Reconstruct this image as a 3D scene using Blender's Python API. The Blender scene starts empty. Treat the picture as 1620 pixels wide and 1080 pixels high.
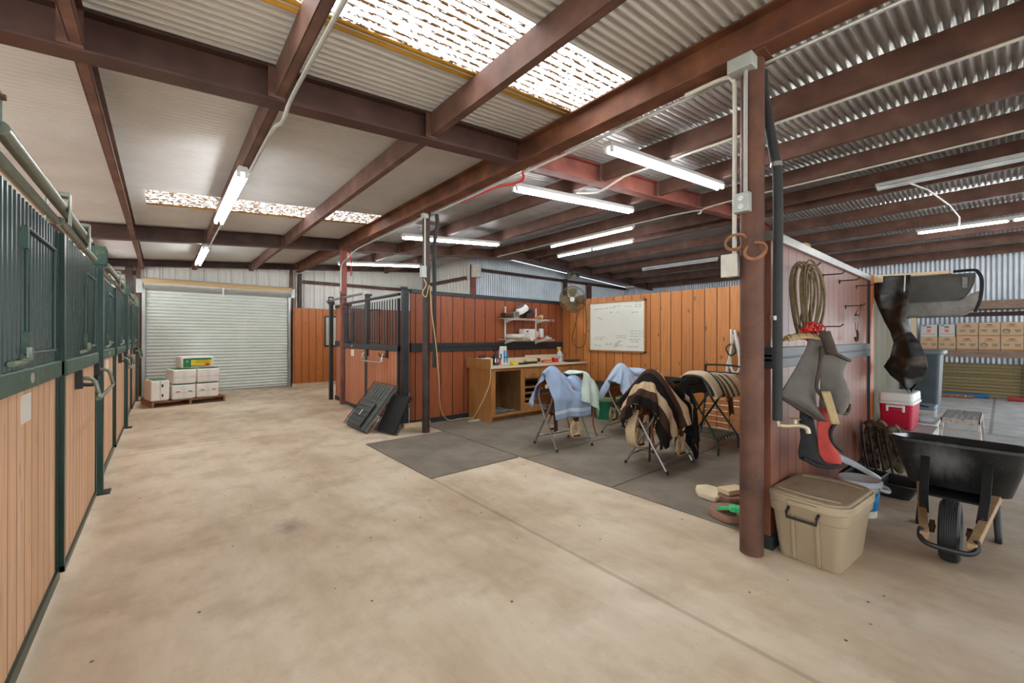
import bpy, math, random
from mathutils import Vector, Matrix
random.seed(7)
PI = math.pi
S = bpy.context.scene
COL = S.collection

# ------------------------------------------------------------------ camera
cam_d = bpy.data.cameras.new('camera'); cam = bpy.data.objects.new('camera', cam_d); COL.objects.link(cam)
cam_d.sensor_width = 36.0; cam_d.lens = 36.0*655/1620; cam_d.shift_y = -7/1620; cam_d.clip_start = .02; cam_d.clip_end = 300
YAW = math.atan((810-257)/655)
cam.matrix_world = Matrix.Translation((0, 0, 1.5)) @ Matrix.Rotation(-YAW, 4, 'Z') @ Matrix.Rotation(PI/2, 4, 'X') @ Matrix.Rotation(.002, 4, 'Z')
S.camera = cam

# ------------------------------------------------------------------ sky, sun, exposure
W = bpy.data.worlds.new('sky'); S.world = W; W.use_nodes = True
bg = W.node_tree.nodes['Background']; bg.inputs[0].default_value = (.86, .93, 1, 1); bg.inputs[1].default_value = 2.4
sun_d = bpy.data.lights.new('sun', 'SUN'); sun_d.energy = 6.5; sun_d.angle = .02; sun_d.color = (1, .99, .97)
sun = bpy.data.objects.new('sun', sun_d); COL.objects.link(sun); sun.rotation_euler = (math.radians(20), math.radians(3), 0)   # high sun, from behind the camera
TUBE = 30.0            # radiance of a fluorescent tube
S.view_settings.view_transform = 'Standard'; S.view_settings.look = 'None'; S.view_settings.gamma = 1.0
S.view_settings.use_curve_mapping = False; S.view_settings.exposure = 0.9
S.cycles.max_bounces = 8; S.cycles.diffuse_bounces = 5; S.cycles.glossy_bounces = 3; S.cycles.transparent_max_bounces = 8
S.cycles.sample_clamp_indirect = 6.0; S.cycles.use_denoising = True; S.cycles.caustics_reflective = False; S.cycles.caustics_refractive = False

# ------------------------------------------------------------------ materials
def c(r, g, b):
    return tuple((v/255/12.92 if v/255 <= .04045 else ((v/255+.055)/1.055)**2.4) for v in (r, g, b))
class G:
    """tiny node-graph helper"""
    def __init__(s, name):
        s.m = bpy.data.materials.new(name); s.m.use_nodes = True; s.t = s.m.node_tree
        s.b = s.t.nodes['Principled BSDF']; s.out = s.t.nodes['Material Output']; s._oc = None
    def n(s, typ, **kw):
        nd = s.t.nodes.new(typ)
        for k, v in kw.items():
            if k.startswith('i_'):
                key = k[2:]; key = int(key) if key.isdigit() else key
                s.put(nd.inputs[key], v)
            else: setattr(nd, k, v)
        return nd
    def put(s, inp, v):
        if isinstance(v, bpy.types.NodeSocket): s.t.links.new(v, inp)
        elif isinstance(v, bpy.types.Node): s.t.links.new(v.outputs[0], inp)
        elif isinstance(v, tuple) and len(v) == 3 and inp.type == 'RGBA': inp.default_value = (*v, 1)
        else: inp.default_value = v
    def oc(s):
        if not s._oc: s._oc = s.n('ShaderNodeTexCoord').outputs['Object']
        return s._oc
    def map(s, sc, loc=(0, 0, 0)):
        return s.n('ShaderNodeMapping', i_0=s.oc(), i_3=sc, i_1=loc)
    def noise(s, scale, detail=3, vec=None, rough=.6):
        return s.n('ShaderNodeTexNoise', i_Vector=vec or s.oc(), i_Scale=scale, i_Detail=detail, i_Roughness=rough).outputs[0]
    def math(s, op, a, b=0.0, cl=False):
        nd = s.n('ShaderNodeMath', operation=op, i_0=a, i_1=b); nd.use_clamp = cl; return nd.outputs[0]
    def ramp(s, f, stops):
        nd = s.n('ShaderNodeValToRGB', i_0=f); cr = nd.color_ramp
        while len(cr.elements) < len(stops): cr.elements.new(.5)
        for e, (p, col) in zip(cr.elements, stops): e.position = p; e.color = (*col, 1) if len(col) == 3 else col
        return nd.outputs[0]
    def mix(s, f, a, b, bt='MIX'):
        nd = s.n('ShaderNodeMix', data_type='RGBA', blend_type=bt)
        s.put(nd.inputs[0], f); s.put(nd.inputs[6], a); s.put(nd.inputs[7], b); return nd.outputs[2]
    def step(s, f, lo, hi):
        nd = s.n('ShaderNodeMapRange', i_0=f, i_1=lo, i_2=hi); return nd.outputs[0]
    def sep(s, v=None): return s.n('ShaderNodeSeparateXYZ', i_0=v or s.oc()).outputs
    def bump(s, h, strength=.3, dist=.01):
        s.t.links.new(s.n('ShaderNodeBump', i_Height=h, i_Strength=strength, i_Distance=dist).outputs[0], s.b.inputs['Normal'])
    def fin(s, col, rough=.6, metal=0.0, spec=.5):
        s.put(s.b.inputs['Base Color'], col); s.put(s.b.inputs['Roughness'], rough); s.put(s.b.inputs['Metallic'], metal)
        s.put(s.b.inputs['Specular IOR Level'], spec); return s.m
def plain(name, col, rough=.6, metal=0.0, var=.18, scale=6, spec=.4, bump=0.0, bscale=60, col2=None):
    g = G(name); f = g.noise(scale, 4)
    lo = tuple(v*(1-var) for v in col); hi = tuple(min(1, v*(1+var)) for v in col)
    colr = g.ramp(f, [(.3, lo), (.7, hi)])
    if col2: colr = g.mix(g.step(g.noise(scale*2.3, 5), .55, .68), colr, col2)
    if bump: g.bump(g.noise(bscale, 3), bump, .004)
    return g.fin(colr, rough, metal, spec)
def planks(name, axis, width, cols, groove, rough=.5, knots=.6, wear=None, spec=.4):
    g = G(name); xyz = g.sep(); u = g.math('DIVIDE', xyz['XYZ'.index(axis)], width)
    idx = g.math('FLOOR', u); fr = g.math('FRACT', u)
    rnd = g.n('ShaderNodeTexWhiteNoise', noise_dimensions='1D', i_W=idx)
    col = g.ramp(rnd.outputs[0], [(0, cols[0]), (.5, cols[1]), (1, cols[2])])
    off = g.n('ShaderNodeVectorMath', operation='ADD', i_0=g.oc(), i_1=g.n('ShaderNodeVectorMath', operation='SCALE', i_0=rnd.outputs[1], i_3=7.0).outputs[0]).outputs[0]
    sc = (14, 14, 1.1)
    gv = g.n('ShaderNodeMapping', i_0=off, i_3=sc)
    grain = g.noise(2.2, 6, gv, .65)
    col = g.mix(g.step(grain, .42, .80), col, tuple(v*.6 for v in cols[1]))
    kv = g.n('ShaderNodeMapping', i_0=off, i_3=(9, 9, 3.2))
    vor = g.n('ShaderNodeTexVoronoi', i_Vector=kv, i_Scale=1.0)
    kn = g.math('MULTIPLY', g.step(vor.outputs[0], .16, .07), knots)
    col = g.mix(kn, col, tuple(v*.25 for v in cols[1]))
    if wear: col = g.mix(g.math('MULTIPLY', g.step(g.noise(1.3, 5), .42, .72), wear[1]), col, wear[0])
    e = g.math('MINIMUM', fr, g.math('SUBTRACT', 1.0, fr)); gm = g.step(e, .055, .022)
    col = g.mix(gm, col, groove)
    h = g.math('SUBTRACT', g.math('MULTIPLY', grain, .25), gm)
    g.bump(h, .5, .006)
    return g.fin(col, rough, 0, spec)
def emit(name, col, st):
    g = G(name); e = g.n('ShaderNodeEmission', i_0=col, i_1=st); g.t.links.new(e.outputs[0], g.out.inputs[0]); return g.m

M = {}
def concrete():
    g = G('concrete floor'); xyz = g.sep()
    big = g.noise(.55, 5); mid = g.noise(2.1, 6); fine = g.noise(38, 4)
    sv = g.n('ShaderNodeMapping', i_0=g.oc(), i_3=(1.1, .35, 1), i_2=(0, 0, .5))
    streak = g.noise(1.6, 5, sv, .7)
    col = g.ramp(g.math('ADD', g.math('MULTIPLY', big, .55), g.math('MULTIPLY', streak, .45)), [(.34, c(172, 148, 120)), (.5, c(210, 190, 164)), (.66, c(232, 217, 196))])
    col = g.mix(g.math('MULTIPLY', g.step(mid, .5, .7), .5), col, c(158, 134, 106))
    col = g.mix(g.math('MULTIPLY', g.step(fine, .6, .75), .25), col, c(140, 118, 92))
    # greyer slab in the far storage bay, its bluish-white daylight mixed into the colour
    far = g.step(g.math('ADD', xyz[0], g.math('MULTIPLY', mid, .8)), 5.6, 8.4)
    col = g.mix(far, col, g.ramp(g.noise(3, 5), [(.3, c(172, 170, 168)), (.7, c(214, 214, 213))]))
    # a dark spill
    d = g.n('ShaderNodeVectorMath', operation='DISTANCE', i_0=g.n('ShaderNodeMapping', i_0=g.oc(), i_3=(1, .7, 1)).outputs[0], i_1=(.78, 2.53, 0)).outputs[1]
    sp = g.math('MULTIPLY', g.step(g.math('ADD', d, g.math('MULTIPLY', g.noise(9, 4), .22)), .26, .12), .55)
    col = g.mix(sp, col, c(92, 74, 56))
    # specks of litter
    vor = g.n('ShaderNodeTexVoronoi', i_Vector=g.oc(), i_Scale=5.5)
    col = g.mix(g.step(vor.outputs[0], .06, .035), col, c(96, 72, 48))
    # saw-cut joints
    def joint(v, at, w):
        return g.step(g.math('ABSOLUTE', g.math('SUBTRACT', v, at)), w, w*.4)
    j = g.math('MAXIMUM', joint(xyz[1], 7.1, .012), joint(xyz[0], 9.9, .03))
    j = g.math('MAXIMUM', j, g.math('MULTIPLY', g.math('MULTIPLY', joint(xyz[0], 2.18, .022), g.step(xyz[1], 3.95, 3.9)), .6))
    j = g.math('MAXIMUM', j, g.math('MULTIPLY', joint(xyz[1], .12, .03), g.step(xyz[0], 9.8, 9.9)))
    col = g.mix(g.math('MULTIPLY', j, .55), col, c(88, 76, 62))
    g.bump(g.math('ADD', fine, g.math('MULTIPLY', mid, .6)), .12, .004)
    return g.fin(col, g.ramp(mid, [(.3, (.5,)*3), (.7, (.72,)*3)]), 0, .35)
M['concrete'] = concrete()
M['ground'] = plain('gravel yard', c(206, 202, 194), .95, scale=2)
def rust(name, base, deep, light, rough=.62):
    g = G(name); a = g.noise(3, 6); b = g.noise(24, 5)
    col = g.ramp(a, [(.3, deep), (.55, base), (.8, light)])
    col = g.mix(g.math('MULTIPLY', g.step(b, .55, .7), .45), col, deep)
    g.bump(b, .15, .003); return g.fin(col, rough, .1, .35)
M['purlin'] = rust('red oxide purlin paint', c(108, 78, 67), c(80, 56, 48), c(132, 100, 88))
M['rafter'] = rust('dark brown rafter paint', c(84, 60, 54), c(64, 44, 40), c(102, 76, 68), .5)
M['primer'] = rust('red primer steel', c(146, 84, 72), c(116, 64, 55), c(164, 102, 88))
M['rusty'] = rust('rusted mill steel', c(116, 74, 54), c(76, 48, 38), c(146, 98, 70))
M['rusty_post'] = rust('rusted pipe steel', c(104, 70, 56), c(66, 46, 39), c(134, 96, 80))
M['darkpost'] = rust('dark worn pipe steel', c(70, 56, 50), c(44, 36, 34), c(98, 78, 66), .5)
def sheet(name, lo, hi, metal, rough, stain):
    g = G(name); a = g.noise(1.2, 5); v = g.n('ShaderNodeMapping', i_0=g.oc(), i_3=(1, 6, 1)); b = g.noise(3, 5, v)
    col = g.ramp(a, [(.3, lo), (.7, hi)]); col = g.mix(g.math('MULTIPLY', g.step(b, .55, .8), .3), col, stain)
    return g.fin(col, g.ramp(b, [(.3, (rough,)*3), (.7, (rough+.15,)*3)]), metal, .5)
M['roof_pale'] = sheet('pale galvanised roof sheet', c(206, 206, 204), c(226, 226, 225), .25, .38, c(184, 181, 174))
M['roof_grey'] = sheet('weathered galvanised roof sheet', c(166, 164, 160), c(206, 206, 205), .6, .27, c(128, 122, 114))
M['wall_galv'] = sheet('galvanised wall sheet', c(186, 194, 202), c(212, 220, 228), .45, .4, c(150, 152, 158))
M['wall_white'] = sheet('off-white wall sheet', c(206, 205, 198), c(222, 221, 214), .1, .45, c(176, 168, 150))
def skylight():
    g = G('fibreglass skylight'); xyz = g.sep()
    fr = g.math('FRACT', g.math('DIVIDE', xyz[1], .0677))
    e = g.math('ABSOLUTE', g.math('SUBTRACT', fr, .75))
    v = g.n('ShaderNodeMapping', i_0=g.oc(), i_3=(9, 30, 30)); nz = g.noise(2.0, 5, v, .7)
    dirt = g.math('MULTIPLY', g.step(e, .23, .19), g.step(nz, .44, .47))
    tr = g.n('ShaderNodeBsdfTranslucent', i_0=(.93, .93, .9)); tp = g.n('ShaderNodeBsdfTranslucent', i_0=(.97, .97, .95))
    m1 = g.n('ShaderNodeMixShader', i_0=.6, i_1=tr.outputs[0], i_2=tp.outputs[0])
    df = g.n('ShaderNodeBsdfDiffuse', i_0=c(128, 96, 62))
    m2 = g.n('ShaderNodeMixShader', i_0=dirt, i_1=m1.outputs[0], i_2=df.outputs[0])
    g.t.links.new(m2.outputs[0], g.out.inputs[0]); return g.m
M['skylight'] = skylight()
M['ochre'] = plain('aged yellow fibreglass', c(196, 150, 52), .5, var=.2, scale=5)
M['tube'] = emit('lit fluorescent tube', (.95, .98, 1), TUBE)
M['tube_off'] = plain('unlit tube glass', c(214, 220, 224), .2)
M['lamp_body'] = plain('white enamel lamp housing', c(206, 208, 206), .35, var=.06)
M['conduit'] = plain('galvanised conduit', c(176, 176, 170), .42, .35, .12, 12)
M['conduit_wh'] = plain('pale painted conduit', c(200, 196, 184), .5, 0, .1, 12)
M['elec'] = plain('grey electrical box', c(170, 174, 170), .45, .2, .1)
M['black'] = plain('black plastic', c(34, 34, 34), .45, var=.25)
M['blackpipe'] = plain('black pipe insulation', c(46, 47, 48), .7, var=.3, scale=4)
M['green'] = plain('dark green stall paint', c(15, 49, 42), .34, 0, .25, 5, .5, col2=c(34, 58, 48))
M['green_dusty'] = plain('dusty green stall paint', c(66, 92, 82), .55, 0, .2, 6, .4, col2=c(112, 112, 94))
M['tube_grey'] = plain('grey-green galvanised tube', c(128, 136, 122), .38, .45, .15, 9)
M['charcoal'] = plain('charcoal stall paint', c(44, 48, 51), .5, .1, .2, 6, .5)
M['rustbit'] = plain('rusty iron fitting', c(92, 68, 46), .8, .1, .3, 20, col2=c(62, 58, 46))
M['steel'] = plain('dull steel', c(158, 156, 150), .35, .7, .12, 9)
M['chrome'] = plain('bright steel rod', c(196, 194, 188), .25, .8, .08, 9)
M['pine_L'] = planks('pale stall planks', 'Y', .137, [c(224, 178, 140), c(232, 190, 154), c(214, 166, 126)], c(150, 100, 68), .55, .35)
M['wood_R'] = planks('redwood stall planks', 'Y', .137, [c(186, 112, 78), c(196, 126, 90), c(172, 100, 68)], c(92, 44, 26), .45, .3)
M['wood_side'] = planks('dark redwood partition planks', 'X', .245, [c(148, 80, 50), c(160, 90, 58), c(134, 70, 42)], c(66, 32, 20), .42, .5)
M['wood_wb'] = planks('orange pine partition planks', 'Y', .2, [c(192, 120, 62), c(204, 134, 74), c(180, 108, 52)], c(98, 52, 24), .42, .9)
M['wood_tack'] = planks('washed redwood planks', 'X', .19, [c(124, 72, 52), c(132, 80, 60), c(114, 63, 45)], c(70, 34, 23), .42, .35, (c(142, 106, 92), .35), .4)
M['wood_far'] = planks('orange cedar planks', 'X', .2, [c(182, 106, 52), c(194, 118, 60), c(170, 94, 44)], c(90, 42, 16), .45, .8)
M['wood_part'] = planks('orange stall divider planks', 'X', .2, [c(204, 124, 64), c(212, 134, 72), c(192, 112, 54)], c(110, 58, 26), .5, .6)
M['post_wood'] = planks('orange post timber', 'Y', .5, [c(176, 92, 40), c(176, 92, 40), c(176, 92, 40)], c(110, 54, 22), .5, .4)
def woodm(name, a, b, rough=.6, sc=(2, 2, 14)):
    g = G(name); v = g.n('ShaderNodeMapping', i_0=g.oc(), i_3=sc); f = g.noise(2.5, 6, v, .65)
    g.bump(f, .2, .003); return g.fin(g.ramp(f, [(.3, a), (.7, b)]), rough)
M['lumber'] = woodm('pale lumber', c(206, 180, 140), c(226, 206, 170))
M['grey_lumber'] = woodm('greyed shelf timber', c(112, 88, 74), c(158, 134, 116), .8, (14, 2, 14))
M['pallet'] = woodm('pallet wood', c(120, 78, 44), c(164, 112, 68), .75, (2, 12, 12))
M['cab'] = woodm('brown cabinet wood', c(150, 100, 52), c(176, 124, 70), .5, (3, 3, 1))
M['cab_dark'] = woodm('cabinet inside wood', c(112, 80, 48), c(142, 104, 66), .65, (3, 3, 1))
M['laminate'] = plain('cream laminate', c(222, 210, 180), .35, var=.05)
M['slab_door'] = None
del M['slab_door']
def slats(name, a, b, rustc):
    g = G(name); f = g.noise(1.4, 5); r = g.noise(9, 5)
    col = g.ramp(f, [(.3, a), (.7, b)]); col = g.mix(g.math('MULTIPLY', g.step(r, .6, .75), .3), col, rustc)
    return g.fin(col, .42, .15, .45)
M['rollup'] = slats('pale green-grey door slat', c(206, 214, 203), c(224, 230, 221), c(160, 146, 118))
M['rollup_tan'] = planks('tan door slat', 'Z', .083, [c(142, 126, 88), c(158, 142, 102), c(132, 116, 80)], c(74, 60, 38), .5, 0)
M['hood'] = plain('galvanised hood', c(176, 178, 174), .35, .4, .1)
M['ply'] = woodm('tan plywood hood', c(196, 164, 118), c(216, 188, 144), .6, (1, 8, 8))
M['tanpanel'] = planks('weathered tan corrugated panel', 'X', .09, [c(104, 99, 80), c(124, 118, 97), c(112, 106, 84)], c(62, 57, 42), .55, 0)
def rubber():
    g = G('dusty rubber mat'); f = g.noise(1.8, 6); k = g.noise(90, 2)
    col = g.ramp(f, [(.3, c(110, 101, 90)), (.7, c(142, 131, 116))]); g.bump(k, .25, .003)
    return g.fin(col, .8, 0, .25)
M['mat'] = rubber()
M['whiteboard'] = plain('whiteboard surface', c(222, 222, 210), .18, var=.03, scale=2)
M['ink'] = plain('marker ink', c(110, 118, 128), .6)
M['oak'] = woodm('oak frame', c(150, 104, 58), c(176, 128, 78), .5)
M['paperbag'] = plain('white plastic bale wrap', c(238, 232, 225), .5, var=.06, scale=8, bump=.35, bscale=16)
M['greenprint'] = plain('green print', c(44, 120, 62), .5, var=.1)
M['yellowprint'] = plain('yellow print', c(232, 208, 40), .5, var=.06)
M['blueprint'] = plain('teal print', c(40, 110, 130), .5, var=.08)
M['navy'] = plain('dark blue mark', c(40, 48, 84), .6)
M['redprint'] = plain('red print', c(200, 48, 44), .5)
M['white'] = plain('white plastic', c(226, 226, 220), .4, var=.05)
M['offwhite'] = plain('grimy white plastic', c(206, 200, 184), .5, var=.12, scale=9)
M['tote'] = plain('khaki tote plastic', c(158, 139, 113), .5, var=.07, scale=3, spec=.4)
M['tote_lid'] = plain('dusty khaki lid plastic', c(166, 148, 120), .48, var=.1, scale=5, col2=c(150, 130, 100))
M['cooler_red'] = plain('crimson cooler plastic', c(186, 24, 58), .38, var=.08)
M['greybox'] = plain('blue-grey plastic', c(110, 124, 134), .45, var=.1)
M['bin'] = plain('dark grey wheelie bin plastic', c(66, 76, 82), .5, var=.15)
M['alum'] = plain('worn aluminium', c(186, 180, 170), .4, .55, .15, 12, col2=c(120, 110, 98))
M['alum_slat'] = plain('dirty aluminium slat', c(140, 140, 138), .5, .4, .2, 14)
def barrow():
    g = G('scuffed black barrow tub'); a = g.noise(5, 6); sp = g.n('ShaderNodeTexVoronoi', i_Vector=g.oc(), i_Scale=30.0)
    col = g.ramp(a, [(.35, c(26, 27, 26)), (.75, c(52, 53, 52))])
    col = g.mix(g.step(sp.outputs[0], .09, .05), col, c(150, 146, 136))
    d = g.n('ShaderNodeVectorMath', operation='DISTANCE', i_0=g.n('ShaderNodeMapping', i_0=g.oc(), i_3=(1, 1, .75)).outputs[0], i_1=(.42, .05, .40)).outputs[1]
    v = g.n('ShaderNodeMapping', i_0=g.oc(), i_3=(3, 14, 4), i_2=(.6, 0, 0))
    sm = g.math('MULTIPLY', g.step(g.math('ADD', d, g.math('MULTIPLY', g.noise(2, 5, v), .16)), .26, .12), .5)
    col = g.mix(sm, col, c(150, 150, 148))
    return g.fin(col, .38, 0, .45)
M['barrow'] = barrow()
M['tyre'] = plain('black tyre rubber', c(40, 40, 39), .65, var=.25)
M['handle_wood'] = woodm('barrow handle timber', c(150, 118, 84), c(184, 150, 112), .75, (10, 2, 2))
M['card'] = plain('brown cardboard', c(200, 168, 134), .7, var=.05, scale=3)
M['card_white'] = plain('white cardboard', c(206, 200, 194), .65, var=.05, scale=3)
M['boxgreen'] = plain('green box print', c(70, 96, 74), .7)
M['boxorange'] = plain('orange box print', c(230, 120, 60), .7)
M['towel_blue'] = plain('pale blue towel', c(148, 166, 192), .95, var=.08, scale=5, spec=.1, bump=.5, bscale=220)
M['towel_band'] = plain('light towel band', c(198, 206, 220), .95, var=.05, spec=.1)
M['towel_green'] = plain('mint fleece towel', c(196, 214, 200), .95, var=.1, scale=9, spec=.1, bump=.5, bscale=160)
M['sheet_blue'] = plain('faded blue sheet', c(166, 182, 202), .9, var=.1, scale=4, spec=.1)
M['felt'] = plain('black wool felt', c(38, 38, 38), 1.0, var=.35, scale=14, spec=.05, bump=.6, bscale=140)
M['leather'] = plain('tan saddle leather', c(150, 84, 42), .45, var=.25, scale=9)
M['leather_dk'] = plain('dark brown leather', c(74, 42, 30), .45, var=.25, scale=9)
M['rawhide'] = plain('cream rawhide', c(206, 178, 132), .55, var=.15, scale=20)
M['cinch'] = plain('cream mohair cinch', c(200, 176, 142), .95, var=.12, scale=30)
M['rack_green'] = plain('dark green rack tube', c(36, 58, 44), .4, .1, .2)
M['tub_green'] = plain('green tub plastic', c(22, 104, 72), .42, var=.08)
M['tub_rim'] = plain('dusty green rim plastic', c(104, 138, 96), .5, var=.12)
M['rag'] = plain('greyish cotton rag', c(210, 206, 200), .9, var=.12, scale=10)
M['mesh_grey'] = plain('grey fly mesh', c(108, 104, 98), .9, var=.15, scale=9, bump=.6, bscale=260)
M['trim_brown'] = plain('brown binding', c(74, 62, 56), .85, var=.2)
M['red_cloth'] = plain('faded red nylon', c(172, 62, 54), .75, var=.22, scale=7)
M['black_cloth'] = plain('black nylon cloth', c(30, 30, 32), .8, var=.3)
def apron():
    g = G('tan-mottled black rubberised cloth'); a = g.noise(5.5, 3)
    col = g.ramp(a, [(.52, c(20, 20, 20)), (.74, c(96, 78, 54))])  # black cloth mottled with tan patches
    return g.fin(col, g.ramp(a, [(.4, (.28,)*3), (.6, (.6,)*3)]), 0, .5)
M['apron'] = apron()
M['pad_felt'] = plain('charcoal pad felt', c(92, 92, 88), .95, var=.14, scale=7, spec=.1, bump=.4, bscale=160)
M['pad_fleece'] = plain('grey pad fleece', c(140, 138, 132), .95, var=.2, scale=12, spec=.1, bump=.5, bscale=120)
M['rope'] = plain('olive lariat rope', c(112, 98, 70), .8, var=.25, scale=40, bump=.5, bscale=200)
M['cotton_rope'] = plain('white cotton rope', c(222, 218, 208), .9, var=.1, bump=.5, bscale=160)
M['horseshoe'] = plain('rusty horseshoe', c(150, 104, 76), .75, .2, .25, 20)
M['brass'] = plain('weathered brass', c(184, 170, 140), .45, .5, .15)
M['stone'] = plain('pale limestone', c(222, 208, 172), .9, var=.12, scale=7, bump=.6, bscale=30)
M['brick'] = plain('red-brown paver', c(146, 108, 92), .9, var=.18, scale=12, bump=.4, bscale=60)
M['broom'] = plain('green broom bristle', c(60, 190, 120), .6, var=.25, scale=30)
def camo():
    g = G('camouflage fabric'); f = g.noise(7, 3); h = g.noise(15, 3)
    col = g.ramp(f, [(.38, c(70, 56, 44)), (.5, c(132, 110, 88)), (.62, c(92, 92, 66))])
    col = g.mix(g.step(h, .58, .63), col, c(40, 32, 28)); return g.fin(col, .85, 0, .2)
M['camo'] = camo()
M['clear'] = plain('clear wrinkled plastic', c(214, 220, 226), .25, var=.08)
M['bluelabel'] = plain('bright blue label', c(20, 130, 190), .5)
M['fanmetal'] = plain('dusty fan cage wire', c(116, 98, 70), .6, .3, .2)
M['fanblade'] = plain('grimy fan blade', c(120, 104, 74), .6, .2, .25, 5)
M['window_glass'] = plain('dusty window pane', c(190, 190, 180), .2, var=.08)
M['bluepipe'] = plain('blue pipe', c(40, 108, 160), .5)
M['blackbag'] = plain('black refuse sack', c(34, 36, 38), .3, var=.25, bump=.5, bscale=18)
M['tan_collar'] = plain('tan leather strap', c(168, 146, 104), .7, var=.15, scale=16)
M['straw'] = plain('dry straw twine', c(196, 172, 126), .9)
def stripes(name, axis, seq, period):
    """seq: (end fraction, colour)"""
    g = G(name); uv = g.n('ShaderNodeTexCoord').outputs['UV']; xyz = g.sep(uv)
    v = g.math('ADD', xyz[axis], g.math('MULTIPLY', g.math('SUBTRACT', g.noise(30, 3), .5), .012))
    f = g.math('FRACT', g.math('MULTIPLY', v, period))
    nd = g.n('ShaderNodeValToRGB', i_0=f); cr = nd.color_ramp; cr.interpolation = 'CONSTANT'
    while len(cr.elements) < len(seq): cr.elements.new(.5)
    p = 0
    for e, (end, col) in zip(cr.elements, seq): e.position = p; e.color = (*col, 1); p = end
    col = g.mix(g.math('MULTIPLY', g.noise(60, 3), .35), nd.outputs[0], (.04, .03, .025))
    g.bump(g.noise(150, 2), .5, .004); return g.fin(col, .97, 0, .08)
CR, DB, BK = c(206, 180, 146), c(76, 54, 44), c(26, 24, 24)
M['serape'] = stripes('striped wool blanket', 0, [(.12, BK), (.22, DB), (.34, CR), (.47, BK), (.58, DB), (.69, CR), (.81, DB), (.94, BK), (1, CR)], 1.0)
M['navajo'] = stripes('southwestern pad weave', 0, [(.16, c(206, 188, 158)), (.24, c(54, 84, 70)), (.30, c(206, 188, 158)), (.38, c(108, 74, 54)), (.46, c(206, 188, 158)), (.52, c(54, 84, 70)), (.62, c(206, 188, 158)), (.7, c(120, 96, 70)), (1, c(206, 188, 158))], 1.0)
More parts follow.
